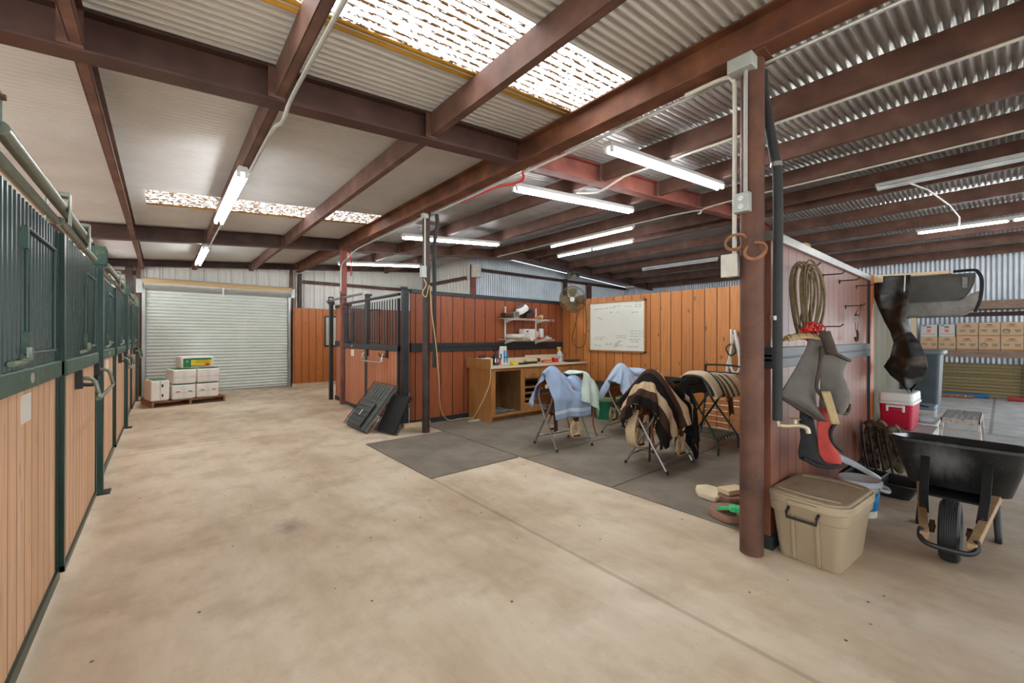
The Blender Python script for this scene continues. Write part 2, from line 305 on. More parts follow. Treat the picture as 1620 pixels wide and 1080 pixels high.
# ------------------------------------------------------------------ geometry helpers
OFF = {}        # root name -> world offset its parts' coordinates are given relative to
class MB:
    def __init__(s): s.v = []; s.f = []; s.uv = {}; s.mi = []
    def add(s, vs, fs, m=0):
        o = len(s.v); s.v += [tuple(v) for v in vs]; s.f += [tuple(i+o for i in f) for f in fs]; s.mi += [m]*len(fs); return s
    def box(s, x0, x1, y0, y1, z0, z1, m=0):
        return s.add([(x, y, z) for x in (x0, x1) for y in (y0, y1) for z in (z0, z1)], [(0, 1, 3, 2), (4, 6, 7, 5), (0, 4, 5, 1), (2, 3, 7, 6), (0, 2, 6, 4), (1, 5, 7, 3)], m)
    def obox(s, ctr, ax, ay, az, m=0):
        C = Vector(ctr); A, B, D = Vector(ax), Vector(ay), Vector(az)
        return s.add([C+A*i+B*j+D*k for i in (-1, 1) for j in (-1, 1) for k in (-1, 1)], [(0, 1, 3, 2), (4, 6, 7, 5), (0, 4, 5, 1), (2, 3, 7, 6), (0, 2, 6, 4), (1, 5, 7, 3)], m)
    def beam(s, p0, p1, w, h, up=(0, 0, 1), m=0):
        """square bar from p0 to p1, w across and h along UP"""
        p0, p1 = Vector(p0), Vector(p1); d = (p1-p0); L = d.length; d.normalize()
        side = d.cross(Vector(up)); side = side.normalized() if side.length > 1e-6 else Vector((1, 0, 0)); u = side.cross(d)
        return s.obox((p0+p1)/2, d*L/2, side*w/2, u*h/2, m)
    def tube(s, pts, r, n=8, closed=False, cap=True, flat=1.0, m=0):
        P = [Vector(p) for p in pts]; N = len(P); R = r if isinstance(r, (list, tuple)) else [r]*N
        T = []
        for i in range(N):
            a = P[(i-1) % N] if (closed or i) else P[i]; b = P[(i+1) % N] if (closed or i < N-1) else P[i]
            t = (b-a); T.append(t.normalized() if t.length > 1e-9 else Vector((0, 0, 1)))
        ref = Vector((0, 0, 1)) if abs(T[0].z) < .9 else Vector((1, 0, 0))
        u = T[0].cross(ref).normalized(); vs = []
        for i in range(N):
            u = (u-T[i]*u.dot(T[i])).normalized(); w = T[i].cross(u)
            for k in range(n):
                a = 2*PI*k/n; vs.append(P[i]+(u*math.cos(a)+w*math.sin(a)*flat)*R[i])
        fs = [(i*n+k, i*n+(k+1) % n, ((i+1) % N)*n+(k+1) % n, ((i+1) % N)*n+k) for i in range(N if closed else N-1) for k in range(n)]
        if cap and not closed: fs += [tuple(range(n))[::-1], tuple((N-1)*n+k for k in range(n))]
        return s.add(vs, fs, m)
    def lathe(s, prof, ctr=(0, 0, 0), axis=(0, 0, 1), n=24, m=0, sx=1, sy=1):
        A = Vector(axis).normalized(); ref = Vector((0, 0, 1)) if abs(A.z) < .9 else Vector((1, 0, 0))
        U = ref.cross(A).normalized() if abs(A.z) < .9 else Vector((1, 0, 0)); V = A.cross(U); C = Vector(ctr)
        vs = [C+A*z+(U*math.cos(2*PI*k/n)*sx+V*math.sin(2*PI*k/n)*sy)*r for r, z in prof for k in range(n)]
        fs = [(i*n+k, i*n+(k+1) % n, (i+1)*n+(k+1) % n, (i+1)*n+k) for i in range(len(prof)-1) for k in range(n)]
        if prof[0][0] > 1e-6: fs.append(tuple(range(n))[::-1])
        if prof[-1][0] > 1e-6: fs.append(tuple((len(prof)-1)*n+k for k in range(n)))
        return s.add(vs, fs, m)
    def prism(s, poly, p0, ux, uy, d, m=0):
        """polygon in the plane (ux, uy) at p0, extruded by vector d"""
        P, X, Y, D = Vector(p0), Vector(ux), Vector(uy), Vector(d); n = len(poly)
        a = [P+X*x+Y*y for x, y in poly]; b = [p+D for p in a]
        return s.add(a+b, [tuple(range(n))[::-1], tuple(range(n, 2*n))]+[(i, (i+1) % n, n+(i+1) % n, n+i) for i in range(n)], m)
    def grid(s, fn, nu, nv, m=0, uv=True):
        o = len(s.v); s.add([fn(i/nu, j/nv) for i in range(nu+1) for j in range(nv+1)], [(i*(nv+1)+j, (i+1)*(nv+1)+j, (i+1)*(nv+1)+j+1, i*(nv+1)+j+1) for i in range(nu) for j in range(nv)], m)
        if uv:
            for i in range(nu+1):
                for j in range(nv+1): s.uv[o+i*(nv+1)+j] = (i/nu, j/nv)
        return s
    def rbox(s, ctr, sx, sy, sz, r, rz=0.0, m=0, taper=1.0, seg=4):
        """box with rounded vertical corners; taper scales the bottom"""
        ring = []
        for cx, cy, a0 in ((1, 1, 0), (-1, 1, PI/2), (-1, -1, PI), (1, -1, 1.5*PI)):
            for k in range(seg+1):
                a = a0+PI/2*k/seg; ring.append((cx*(sx/2-r)+r*math.cos(a), cy*(sy/2-r)+r*math.sin(a)))
        C = Vector(ctr); co, si = math.cos(rz), math.sin(rz); n = len(ring)
        vs = [C+Vector((x*t*co-y*t*si, x*t*si+y*t*co, z)) for z, t in ((-sz/2, taper), (sz/2, 1.0)) for x, y in ring]
        return s.add(vs, [tuple(range(n))[::-1], tuple(range(n, 2*n))]+[(i, (i+1) % n, n+(i+1) % n, n+i) for i in range(n)], m)
    def sup(s, ctr, sx, sy, sz, e=.3, rz=0.0, n=16, m=0, jit=0.0):
        """superellipsoid: a soft-cornered block"""
        C = Vector(ctr); co, si = math.cos(rz), math.sin(rz); pw = lambda v: math.copysign(abs(v)**e, v)
        vs = []; nu, nv = n*2, n
        for j in range(nv+1):
            la = -PI/2+PI*j/nv
            for i in range(nu):
                lo = 2*PI*i/nu
                x, y, z = sx/2*pw(math.cos(la))*pw(math.cos(lo)), sy/2*pw(math.cos(la))*pw(math.sin(lo)), sz/2*pw(math.sin(la))
                if jit: q = 1+jit*math.sin(9*x/sx+5*z/sz)*math.cos(7*y/sy); x *= q; y *= q
                vs.append(C+Vector((x*co-y*si, x*si+y*co, z)))
        return s.add(vs, [(j*nu+i, j*nu+(i+1) % nu, (j+1)*nu+(i+1) % nu, (j+1)*nu+i) for j in range(nv) for i in range(nu)], m)
    def build(s, name, mats, parent=None, smooth=35, bevel=0.0, solid=0.0, sub=0):
        off = Vector((0, 0, 0))
        if parent is not None:
            off = OFF.get(parent.name, Vector((0, 0, 0)))
        elif s.v and name != 'floor':
            xs, ys, zs = zip(*s.v); off = Vector(((min(xs)+max(xs))/2, (min(ys)+max(ys))/2, min(zs)))
        me = bpy.data.meshes.new(name); me.from_pydata([tuple(Vector(v)-off) for v in s.v], [], s.f)
        if not isinstance(mats, (list, tuple)): mats = [mats]
        for q in mats: me.materials.append(q)
        if len(mats) > 1: me.polygons.foreach_set('material_index', s.mi)
        if s.uv:
            l = me.uv_layers.new(name='UVMap')
            for lp in me.loops: l.data[lp.index].uv = s.uv.get(lp.vertex_index, (0, 0))
        if smooth:
            me.polygons.foreach_set('use_smooth', [True]*len(me.polygons)); me.set_sharp_from_angle(angle=math.radians(smooth))
        me.update()
        o = bpy.data.objects.new(name, me); COL.objects.link(o)
        if parent is None: o.location = off; OFF[o.name] = off
        else: o.parent = parent; OFF[o.name] = off
        if solid: q = o.modifiers.new('solid', 'SOLIDIFY'); q.thickness = solid; q.offset = 0
        if bevel: q = o.modifiers.new('bevel', 'BEVEL'); q.width = bevel; q.segments = 2; q.limit_method = 'ANGLE'; q.angle_limit = .6
        if sub: q = o.modifiers.new('sub', 'SUBSURF'); q.levels = q.render_levels = sub
        return o
def tag(o, label, cat, group=None, kind=None):
    o['label'] = label; o['category'] = cat
    if group: o['group'] = group
    if kind: o['kind'] = kind
    return o
def thing(name, label, cat, loc=(0, 0, 0), group=None, world=True, rz=0.0):
    """Empty at the base; parts are then given in world coordinates (world=True) or in the thing's own"""
    o = bpy.data.objects.new(name, None); COL.objects.link(o); o.location = loc; o.rotation_euler = (0, 0, rz); o.empty_display_size = .1; o['kind'] = 'thing'
    OFF[o.name] = Vector(loc) if world else Vector((0, 0, 0)); return tag(o, label, cat, group)
def struct(mb, name, mat, **k):
    o = mb.build(name, mat, **k); o['kind'] = 'structure'; return o
def one(mb, name, label, cat, mat, group=None, **k): return tag(mb.build(name, mat, **k), label, cat, group, 'thing')
def dup(root, loc, rz=None, label=None, group=None):
    r = root.copy(); COL.objects.link(r); r.location = loc
    if rz is not None: r.rotation_euler = (0, 0, rz)
    if label: r['label'] = label
    if group: r['group'] = group
    for ch in list(root.children):
        k = ch.copy(); COL.objects.link(k); k.parent = r
        for gc in list(ch.children):
            d = gc.copy(); COL.objects.link(d); d.parent = k
    return r
def text(name, body, size, mtx, mat, parent, align='CENTER', sx=1.0):
    cu = bpy.data.curves.new(name, 'FONT'); cu.body = body; cu.size = size; cu.align_x = align; cu.align_y = 'CENTER'; cu.extrude = .0006; cu.space_line = .85
    cu.materials.append(mat); fo = bpy.data.objects.new(name, cu); COL.objects.link(fo)
    me = bpy.data.meshes.new_from_object(fo.evaluated_get(bpy.context.evaluated_depsgraph_get())); bpy.data.objects.remove(fo)
    o = bpy.data.objects.new(name, me); COL.objects.link(o); o.parent = parent
    q = mtx.copy(); q.translation = q.translation-OFF.get(parent.name, Vector((0, 0, 0))); o.matrix_local = q @ Matrix.Diagonal((sx, 1, 1, 1)); return o
def face_m(pos, right, up):
    """matrix of a lettering plane: x along RIGHT, y along UP"""
    r, u = Vector(right).normalized(), Vector(up).normalized(); n = r.cross(u)
    return Matrix(((r.x, u.x, n.x, pos[0]), (r.y, u.y, n.y, pos[1]), (r.z, u.z, n.z, pos[2]), (0, 0, 0, 1)))
def arc(cx, cz, r, a0, a1, n, f):
    return [f(cx+r*math.cos(a0+(a1-a0)*i/n), cz+r*math.sin(a0+(a1-a0)*i/n)) for i in range(n+1)]
def bez(p0, p1, p2, p3, n=10):
    p0, p1, p2, p3 = map(Vector, (p0, p1, p2, p3))
    return [p0*(1-t)**3+p1*3*t*(1-t)**2+p2*3*t*t*(1-t)+p3*t**3 for t in (i/n for i in range(n+1))]
def smooth_path(pts, n=6):
    P = [Vector(p) for p in pts]; out = []
    for i in range(len(P)-1):
        a, b, d, e = P[max(i-1, 0)], P[i], P[i+1], P[min(i+2, len(P)-1)]
        for k in range(n):
            t = k/n; out.append(.5*((2*b)+(d-a)*t+(2*a-5*b+4*d-e)*t*t+(3*b-a-3*d+e)*t**3))
    return out+[P[-1]]

# ------------------------------------------------------------------ the setting
RIDGE, ZB, SL, SR = 9.0, 3.43, .083, .063       # rafter undersides: ZB at X=3.1
def zr(x): return ZB+SL*(x-3.1) if x <= RIDGE else ZB+SL*(RIDGE-3.1)-SR*(x-RIDGE)
def zroof(x): return zr(x)+.276
struct(MB().box(-60, 60, -60, 60, -.3, -.17), 'ground', M['ground'])
struct(MB().box(-4.4, 16, -9, 14.2, -.16, 0), 'floor', M['concrete'])
PIT, AMP = .0677, .0135
def corr(x0, x1, y0, y1, ys=8, amp=AMP, rows=2):
    """corrugated roof sheet: waves run along X"""
    m = MB(); n = max(2, int(round((y1-y0)/PIT*ys)))
    m.grid(lambda u, v: (x0+(x1-x0)*u, y0+(y1-y0)*v, zroof(x0+(x1-x0)*u)+amp*math.sin(2*PI*(y0+(y1-y0)*v)/PIT)), rows, n, uv=False); return m
def addm(a, b): a.add(b.v, b.f); return a
SK = [(-.41, 3.09, 2.03, 2.71), (-.18, 3.05, 7.24, 7.92)]
cl = MB(); ya = -8.6
for x0, x1, y0, y1 in SK:
    addm(cl, corr(-4.6, 3.12, ya, y0)); addm(cl, corr(-4.6, x0, y0, y1)); addm(cl, corr(x1, 3.12, y0, y1)); ya = y1
addm(cl, corr(-4.6, 3.12, ya, 14.1))
struct(cl, 'ceiling', M['roof_pale'], smooth=180)
cr = MB(); addm(cr, corr(3.12, RIDGE, -8.6, 14.1)); addm(cr, corr(RIDGE, 16.0, -8.6, 11.0))
struct(cr, 'ceiling.001', M['roof_grey'], smooth=180)
for i, (x0, x1, y0, y1) in enumerate(SK):
    struct(corr(x0, x1, y0, y1, amp=.0145), f'window_{i+1}', M['skylight'], smooth=180)
    e = MB()
    n = 12
    e.grid(lambda u, v: (x0+(x1-x0)*u, y1-.01+.10*v, zroof(x0+(x1-x0)*u)-.012-.006*math.sin(v*PI*2.5)), 2, n, uv=False)
    k = int((y1-y0)/PIT*4)
    e.grid(lambda u, v: (x1-.03+.05*u, y0+(y1-y0)*v, zroof(x1)-.012+(.02*(1 if int(v*k) % 4 < 2 else -.3))), 1, k, uv=False)
    struct(e, f'trim_{i+1}', M['ochre'], smooth=60, solid=.003)
def ribwall(name, p0, p1, ztop, mat, pitch=.0677, amp=.009, ys=6, rib=False, z0=0.0):
    """standing sheet from p0 to p1; ZTOP is a function of the plan point"""
    p0, p1 = Vector((*p0, 0)), Vector((*p1, 0)); L = (p1-p0).length; d = (p1-p0)/L; nrm = Vector((-d.y, d.x, 0)); m = MB()
    if rib:
        us = []
        k = 0
        while k*pitch < L:
            b = k*pitch; us += [(b, 0), (b+.02, -amp), (b+.055, -amp), (b+.075, 0), (b+pitch*.45, 0), (b+pitch*.47, -amp*.25), (b+pitch*.6, -amp*.25), (b+pitch*.62, 0)]; k += 1
        us = [(min(a, L), h) for a, h in us]+[(L, 0)]
    else:
        n = int(L/pitch*ys); us = [(L*i/n, amp*math.sin(2*PI*L*i/n/pitch)) for i in range(n+1)]
    vs = []
    for a, h in us:
        q = p0+d*a+nrm*h; zt = ztop(q.x, q.y); vs += [(q.x, q.y, z0), (q.x, q.y, zt)]
    m.add(vs, [(2*i, 2*i+2, 2*i+3, 2*i+1) for i in range(len(us)-1)])
    return struct(m, name, mat, smooth=60 if not rib else 20)
roofz = lambda x, y: zroof(x)-.01
ribwall('wall_back', (5.5, 14.0), (-4.4, 14.0), roofz, M['wall_white'], .305, .03, rib=True)
ribwall('wall_back.001', (7.5, 14.0), (5.5, 14.0), roofz, M['wall_white'], .0677, .009)
ribwall('wall_side', (7.5, 11.0), (7.5, 14.05), roofz, M['wall_white'], .2, .02, rib=True)
ribwall('wall_rear', (16, 11.0), (7.5, 11.0), roofz, M['wall_galv'], .09, .013)
ribwall('wall_right', (15.95, -1.3), (15.95, 11.0), roofz, M['wall_galv'], .09, .013)
for i_, (a_, b_) in enumerate(((14.0, 12.8), (11.0, 9.15), (7.3, 5.5), (3.6, 1.9), (-.1, -1.8), (-3.8, -8.6))): ribwall('wall_left' if not i_ else f'wall_left.{i_:03d}', (-4.4, a_), (-4.4, b_), lambda x, y: 1.15, M['wall_white'], .305, .03, rib=True)

# ------------------------------------------------------------------ steel frame
def ibeam(p0, p1, h=.255, w=.15, tf=.014, tw=.012):
    """p0, p1: middle of the underside"""
    m = MB(); p0, p1 = Vector(p0), Vector(p1); up = Vector((0, 0, 1))
    m.beam(p0+up*tf/2, p1+up*tf/2, w, tf); m.beam(p0+up*(h-tf/2), p1+up*(h-tf/2), w, tf); m.beam(p0+up*h/2, p1+up*h/2, tw, h-2*tf); return m
def channel(p0, p1, h=.2, w=.06, t=.006, s=1):
    m = MB(); p0, p1 = Vector(p0), Vector(p1); up = Vector((0, 0, 1)); d = (p1-p0).normalized(); side = d.cross(up).normalized()*s
    m.beam(p0+up*h/2, p1+up*h/2, t, h); m.beam(p0+side*w/2+up*t/2, p1+side*w/2+up*t/2, w, t); m.beam(p0+side*w/2+up*(h-t/2), p1+side*w/2+up*(h-t/2), w, t)
    m.beam(p0+side*w+up*.02, p1+side*w+up*.02, t, .04); return m
def rafter(y, x0, x1, label, mat, dz=0.0):
    return one(ibeam((x0, y, zr(x0)+dz), (x1, y, zr(x1)+dz), .25-dz), 'roof_rafter', label, 'beam', mat)
rafter(3.5, -4.4, 3.02, 'dark brown steel rafter crossing the aisle roof nearest the camera', M['rafter'])
rafter(3.5, 3.18, 8.99, 'bright red primed rafter rising from the main beam over the tack area', M['primer'])
rafter(3.5, 9.01, 15.9, 'red primed rafter sloping down behind the tack board partition', M['primer'])
rafter(9.6, -4.4, 3.02, 'dark brown rafter crossing the aisle roof beyond the far skylight', M['rafter'])
rafter(9.6, 3.18, 8.99, 'brown rafter rising behind the dark post above the far stall', M['purlin'])
rafter(9.6, 9.01, 15.9, 'dark brown rafter sloping down before the rear galvanised wall', M['rafter'])
rafter(13.75, -4.4, 7.4, 'dark brown rafter along the wall above the roll-up door', M['rafter'], .09)
one(ibeam((3.1, -8.5, ZB), (3.1, 13.65, ZB), .252, .16), 'main_beam', 'rusty main beam running lengthways over the pipe posts', 'beam', M['rusty'])['kind'] = 'thing'
BAYS = [(-8.5, 3.42, 'front roof bay'), (3.58, 9.52, 'middle roof bay'), (9.68, 13.66, 'rear roof bay')]
ordn = ['first', 'second', 'third', 'fourth', 'fifth', 'sixth', 'seventh', 'eighth', 'ninth', 'tenth']
def purlin(x, b, label, s=1, mat='purlin'):
    y0, y1, nm = BAYS[b]; z = zr(x)+.035
    m = channel((x, y0, z), (x, y1, z), .215, .06, .006, s)
    m.box(x-.05, x+.06, y0-.008, y0, z-.02, z+.2); m.box(x-.05, x+.06, y1, y1+.008, z-.02, z+.2)
    return one(m, 'roof_purlin', label, 'beam', M[mat])
for i, x in enumerate((1.9, .63, -.41)):
    for b in range(3): purlin(x, b, f'red-brown steel purlin over the aisle, {ordn[i]} left of the main beam, {BAYS[b][2]}')
RP = [4.45, 5.85, 7.25, 8.75, 9.3, 10.6, 11.85, 13.05, 14.3, 15.5]
purlin(-1.1, 2, 'red-brown steel purlin carrying the hidden light above the green stalls')
for i, x in enumerate(RP):
    for b in range(3):
        if b == 2 and i > 1: continue
        purlin(x, b, f'brown steel purlin, {ordn[i]} right of the main beam, {BAYS[b][2]}', 1)
# posts
p = thing('pipe_post', 'rusty red-brown pipe post standing beside the tan tote', 'post', (3.15, 1.13, 0))
MB().tube([(3.15, 1.13, 0), (3.15, 1.13, ZB)], .0745, 24).build('pipe', M['rusty_post'], p)
MB().box(3.04, 3.26, 1.02, 1.24, ZB-.012, ZB).build('cap_plate', M['rusty'], p)
p = thing('pipe_post', 'dark brown pipe post standing before the redwood side partition', 'post', (3.17, 5.85, 0))
MB().tube([(3.17, 5.85, 0), (3.17, 5.85, ZB)], .06, 20).build('pipe', M['darkpost'], p)
MB().box(3.08, 3.26, 5.76, 5.94, ZB-.012, ZB).build('cap_plate', M['rusty'], p)
one(MB().box(3.02, 3.14, 9.42, 9.54, 0, ZB), 'square_post', 'red painted square steel post rising through the far stall front', 'post', M['primer'], bevel=.008)
for x, y, w, mt, lab in ((7.55, 10.85, .13, 'primer', 'red wall column with pale electric panel, corner of the rear wall'), (11.84, 10.85, .12, 'rafter', 'dark wall column behind the small round fan'),
        (13.27, 10.85, .14, 'purlin', 'red-brown wall column just above the whiteboard corner'), (3.2, 13.85, .1, 'darkpost', 'dark slim column beside the roll-up door and wood panel'),
        (-.63, 13.85, .14, 'darkpost', 'dark square column at the left of the roll-up door')):
    one(MB().box(x-w/2, x+w/2, y-w/2, y+w/2, 0, zr(x)+(.09 if y > 12 else 0)), 'wall_column', lab, 'post', M[mt], bevel=.005)['kind'] = 'thing'
for x in (2.98, -.46):
    one(MB().box(x-.04, x+.04, 13.86, 13.95, 0, zroof(x)-.02), 'door_jamb_post', f'red-brown jamb post {"right" if x > 0 else "left"} of the roll-up door', 'post', M['purlin'])
def girt(p0, p1, lab, mat='purlin'):
    return one(channel(p0, p1, .1, .06), 'wall_girt', lab, 'beam', M[mat])
girt((3.3, 13.962, 3.14), (7.44, 13.962, 3.14), 'red-brown girt across the white back wall')
girt((7.43, 13.9, 3.34), (7.43, 11.05, 3.34), 'red-brown girt on the return wall by the red column')
girt((7.7, 10.93, 3.62), (15.9, 10.93, 3.62), 'dark brown girt across the galvanised rear wall', 'rafter')
girt((-2.2, 13.93, 3.02), (-.5, 13.93, 3.02), 'short red girt left of the roll-up door')
girt((-2.2, 13.93, 1.75), (-.5, 13.93, 1.75), 'low red girt between stalls and roll-up door', 'rafter')
girt((15.87, -3, 2.05), (15.87, 10.9, 2.05), 'rusty girt on the storage wall between the shelves', 'rafter')
# ------------------------------------------------------------------ strip lights
def strip_light(p0, p1, label, lit=True, tubes=2, split=False, group=None):
    p0, p1 = Vector(p0), Vector(p1); d = (p1-p0); L = d.length; d.normalize(); side = d.cross(Vector((0, 0, 1))).normalized(); up = side.cross(d)
    t = thing('strip_light', label, 'ceiling light', (p0+p1)/2, group)
    h = MB(); w = .06 if tubes == 2 else .035
    sec = [(-w, -.012), (w, -.012), (w*.62, .045), (-w*.62, .045)]
    h.prism([(a, b) for a, b in sec], p0, side, up, d*L); h.build('housing', M['lamp_body'], t, smooth=0)
    for s in ((-.036, .036) if tubes == 2 else (0,)):
        segs = [(0.03, L-.03)] if not split else [(.03, L/2-.03), (L/2+.03, L-.03)]
        for a, b in segs:
            q0, q1 = p0+d*a+side*s-up*.036, p0+d*b+side*s-up*.036
            MB().tube([q0, q1], .018, 10).build('lamp_tube', M['tube' if lit else 'tube_off'], t)
            e = MB()
            for q in (q0, q1): MB().obox(q+up*.004, d*.014, side*.017, up*.026).build('lamp_socket', M['lamp_body'], t)
    return t
zx = lambda x: zr(x)-.01
strip_light((.63, 5.04, zr(.63)-.02), (.63, 7.46, zr(.63)-.02), 'lit twin-tube strip light over the aisle, nearer of the two', group=None)
strip_light((.63, 9.72, zr(.63)-.02), (.63, 12.1, zr(.63)-.02), 'lit twin-tube strip light over the aisle before the roll-up door')
for y, x0, x1, lab in ((7.42, 3.5, 5.86, 'lit strip light behind the dark pipe post'), (11.2, 3.5, 5.84, 'lit strip light beside the red square post'),
                       (4.03, 3.42, 6.03, 'lit strip light over the tack area, lower of the crosswise pair'), (2.57, 3.42, 6.03, 'lit strip light beside the rusty pipe post, highest of all')):
    strip_light((x0, y, zr(x0)-.03), (x1, y, zr(x1)-.03), lab)
strip_light((8.62, 5.7, zr(8.62)-.06), (8.62, 8.2, zr(8.62)-.06), 'lit narrow two-piece strip light under the ridge', tubes=1, split=True)
strip_light((7.42, 4.9, zr(7.42)+.0), (7.42, 7.3, zr(7.42)+.0), 'lit strip light half hidden behind a purlin near the ridge', tubes=1)
strip_light((11.85, 5.14, zr(11.85)-.04), (11.85, 7.5, zr(11.85)-.04), 'unlit strip light high above the orange partition', lit=False)
strip_light((11.9, -1.35, zr(11.9)-.05), (11.9, 1.15, zr(11.9)-.05), 'lit two-piece strip light over the storage bay', tubes=1, split=True)
strip_light((8.66, -1.1, zr(8.66)-.0), (8.66, 1.3, zr(8.66)-.0), 'unlit strip light with a dangling white pull cord', lit=False)
strip_light((-1.1, 10.9, 3.04), (-1.1, 13.2, 3.04), 'lit strip light above the green stalls, mostly hidden', tubes=2)
one(MB().tube([(8.66, .93, 3.86), (8.8, .72, 3.72), (9.6, .55, 3.62), (10.9, .5, 3.66), (11.9, .55, 3.63)], .012, 6), 'power_cable', 'white cord strung between the unlit and lit storage lights', 'cord', M['white'])

# ------------------------------------------------------------------ left stall row
LX = -.50
def bars(m, f, s0, s1, z0, z1, pitch, r=.0125, n=6):
    k = int((s1-s0)/pitch)
    for i in range(1, k):
        s = s0+(s1-s0)*i/k; m.tube([f(s, 0, z0), f(s, 0, z1)], r, n, cap=False)
def stall_face(name, label, cat, f, s0, s1, board, paint, tubem, dooring, hang=0.0, tagged=False, rustm='rustbit', zt=2.13, pitch=.068, br=.019):
    """f(s, n, z): s along the stall row, n out into the aisle"""
    t = thing(name, label, cat, f((s0+s1)/2, 0, 0)); w = .022
    def bx(m, a, b, n0, n1, z0, z1):
        ps = [f(a, n0, z0), f(b, n1, z1)]; lo = [min(ps[0][i], ps[1][i]) for i in range(3)]; hi = [max(ps[0][i], ps[1][i]) for i in range(3)]
        return m.box(lo[0], hi[0], lo[1], hi[1], lo[2], hi[2])
    H = hang
    fr = MB()
    bx(fr, s0, s0+.045, H-w, H+w, .06, zt); bx(fr, s1-.045, s1, H-w, H+w, .06, zt)
    bx(fr, s0, s1, H-w, H+w+.004, .06 if dooring else .03, .095)
    fr.build('frame', M[paint], t)
    bx(MB(), s0+.045, s1-.045, H-.018, H+.012, .095, 1.26).build('boards', M[board], t, smooth=0)
    r = MB(); bx(r, s0, s1, H-w-.01, H+w+.012, 1.255, 1.352); r.build('rail', M['green_dusty' if paint == 'green' else paint], t, bevel=.008)
    g = MB(); bars(g, lambda s, n, z: f(s, H, z), s0+.04, s1-.04, 1.35, zt, pitch, br)
    # the round-shouldered tops of the bars
    g.build('grille', M[paint], t)
    tt = MB(); tt.tube([f(s0, H, zt+.07), f(s1, H, zt+.07)], .026, 12); tt.build('top_tube', M[tubem], t)
    a, b = s0+(s1-s0)*.56, s1-.14
    q = MB(); q.tube([f(a, H+.018, 2.0), f(a, H+.018, 1.42), f(b, H+.018, 1.42), f(b, H+.018, 2.0)], .013, 8, closed=True)
    fd = q.build('feed_gate', M[paint], t)
    for z in (1.47, 1.95):
        h = MB(); bx(h, a-.035, a-.012, H+.01, H+.032, z-.05, z+.05); h.build('hinge', M['green_dusty' if paint == 'green' else paint], fd)
    l = MB(); l.tube([f(a-.3, H+.03, 1.385), f(a-.12, H+.03, 1.385), f(a-.1, H+.05, 1.40), f(a-.1, H+.05, 1.45)], .012, 8); l.build('latch', M[tubem], t)
    if tagged:
        bx(MB(), a-.04, a+.13, H+.011, H+.016, 1.10, 1.23).build('name_card', M['white'], t)
        e = MB(); ct = f(a+.02, H+.035, 1.305); e.lathe([(.0, 0), (.032, 0), (.032, .004), (0, .004)], ct, Vector(f(0, 1, 0))-Vector(f(0, 0, 0)), 20, sx=1, sy=.75)
        e.build('badge', M['elec'], t)
    if dooring:
        a, b = s0+(s1-s0)*.30, s1-.10
        q = MB(); q.tube(smooth_path([f(a, H+.01, 1.2), f(a, H+.10, 1.19), f(a, H+.13, 1.09), f(a+.03, H+.13, 1.05), f(b-.03, H+.13, 1.05), f(b, H+.13, 1.09), f(b, H+.10, 1.19), f(b, H+.01, 1.2)], 4), .0135, 8)
        hd = q.build('handle', M['chrome' if paint != 'green' else 'tube_grey'], t)
        for s in (a, b): q = MB(); bx(q, s-.025, s+.025, H+.01, H+.05, 1.13, 1.26); q.build('handle_bracket', M['black'], hd)
        q = MB()
        q.tube(smooth_path([f(a+.02, H+.03, 1.16), f(a+.09, H+.10, 1.15), f(a+.16, H+.11, 1.2)], 4), .014, 8)
        q.build('tie_hook', M['black'], hd)
    return t
def track(f, s0, s1, label, tubem, n=.06, z=2.235):
    t = thing('door_track', label, 'door track', f((s0+s1)/2, n, z))
    MB().tube([f(s0, n, z), f(s1, n, z)], .026, 12).build('rail', M[tubem], t)
    for s in (s0+1.2, s1-.25):
        b = MB(); q = [f(s-.035, n-.06, z-.10), f(s+.035, n+.03, z+.085)]
        lo = [min(q[0][i], q[1][i]) for i in range(3)]; hi = [max(q[0][i], q[1][i]) for i in range(3)]
        b.box(lo[0], hi[0], lo[1], hi[1], hi[2]-.025, hi[2])
        xs = (lo[0], hi[0])
        for x in xs: b.box(x-.004, x+.004, lo[1], hi[1], lo[2], hi[2])
        b.build('roller_bracket', M['tube_grey' if tubem == 'tube_grey' else 'charcoal'], t, bevel=.004)
    e = MB(); q = Vector(f(s1, n, z)); e.tube([f(s1-.04, n, z), f(s1+.02, n-.02, z-.03), f(s1-.02, n-.1, z-.08)], .02, 8); e.build('end_stop', M['rustbit'], t)
    return t
fL = lambda s, n, z: (LX+n, s, z)
PY0 = [1.84, 5.56, 9.26, 12.95]
far = ['nearest the camera', 'in the middle of the row', 'at the far end of the row']
for i, y in enumerate(PY0):
    if i == 0: continue
    t = thing('stall_post', f'dark green square post with roller bracket, {["", "first", "second", "last"][i]} along the stall row', 'post', (LX, y, 0))
    MB().box(LX-.04, LX+.07, y-.045, y+.045, 0, 2.2).build('post', M['green'], t, bevel=.004)
    MB().box(LX-.06, LX+.12, y-.08, y+.08, 0, .012).build('base_plate', M['black'], t)
    b = MB(); b.box(LX-.05, LX+.09, y-.07, y+.07, 2.33, 2.35)
    for s in (-1, 1): b.box(LX-.05, LX+.09, y+s*.07-.006, y+s*.07+.006, 2.18, 2.35)
    b.lathe([(0, -.03), (.045, -.03), (.045, .03), (0, .03)], (LX+.02, y, 2.27), (1, 0, 0), 16)
    b.build('roller_bracket', M['green_dusty'], t)
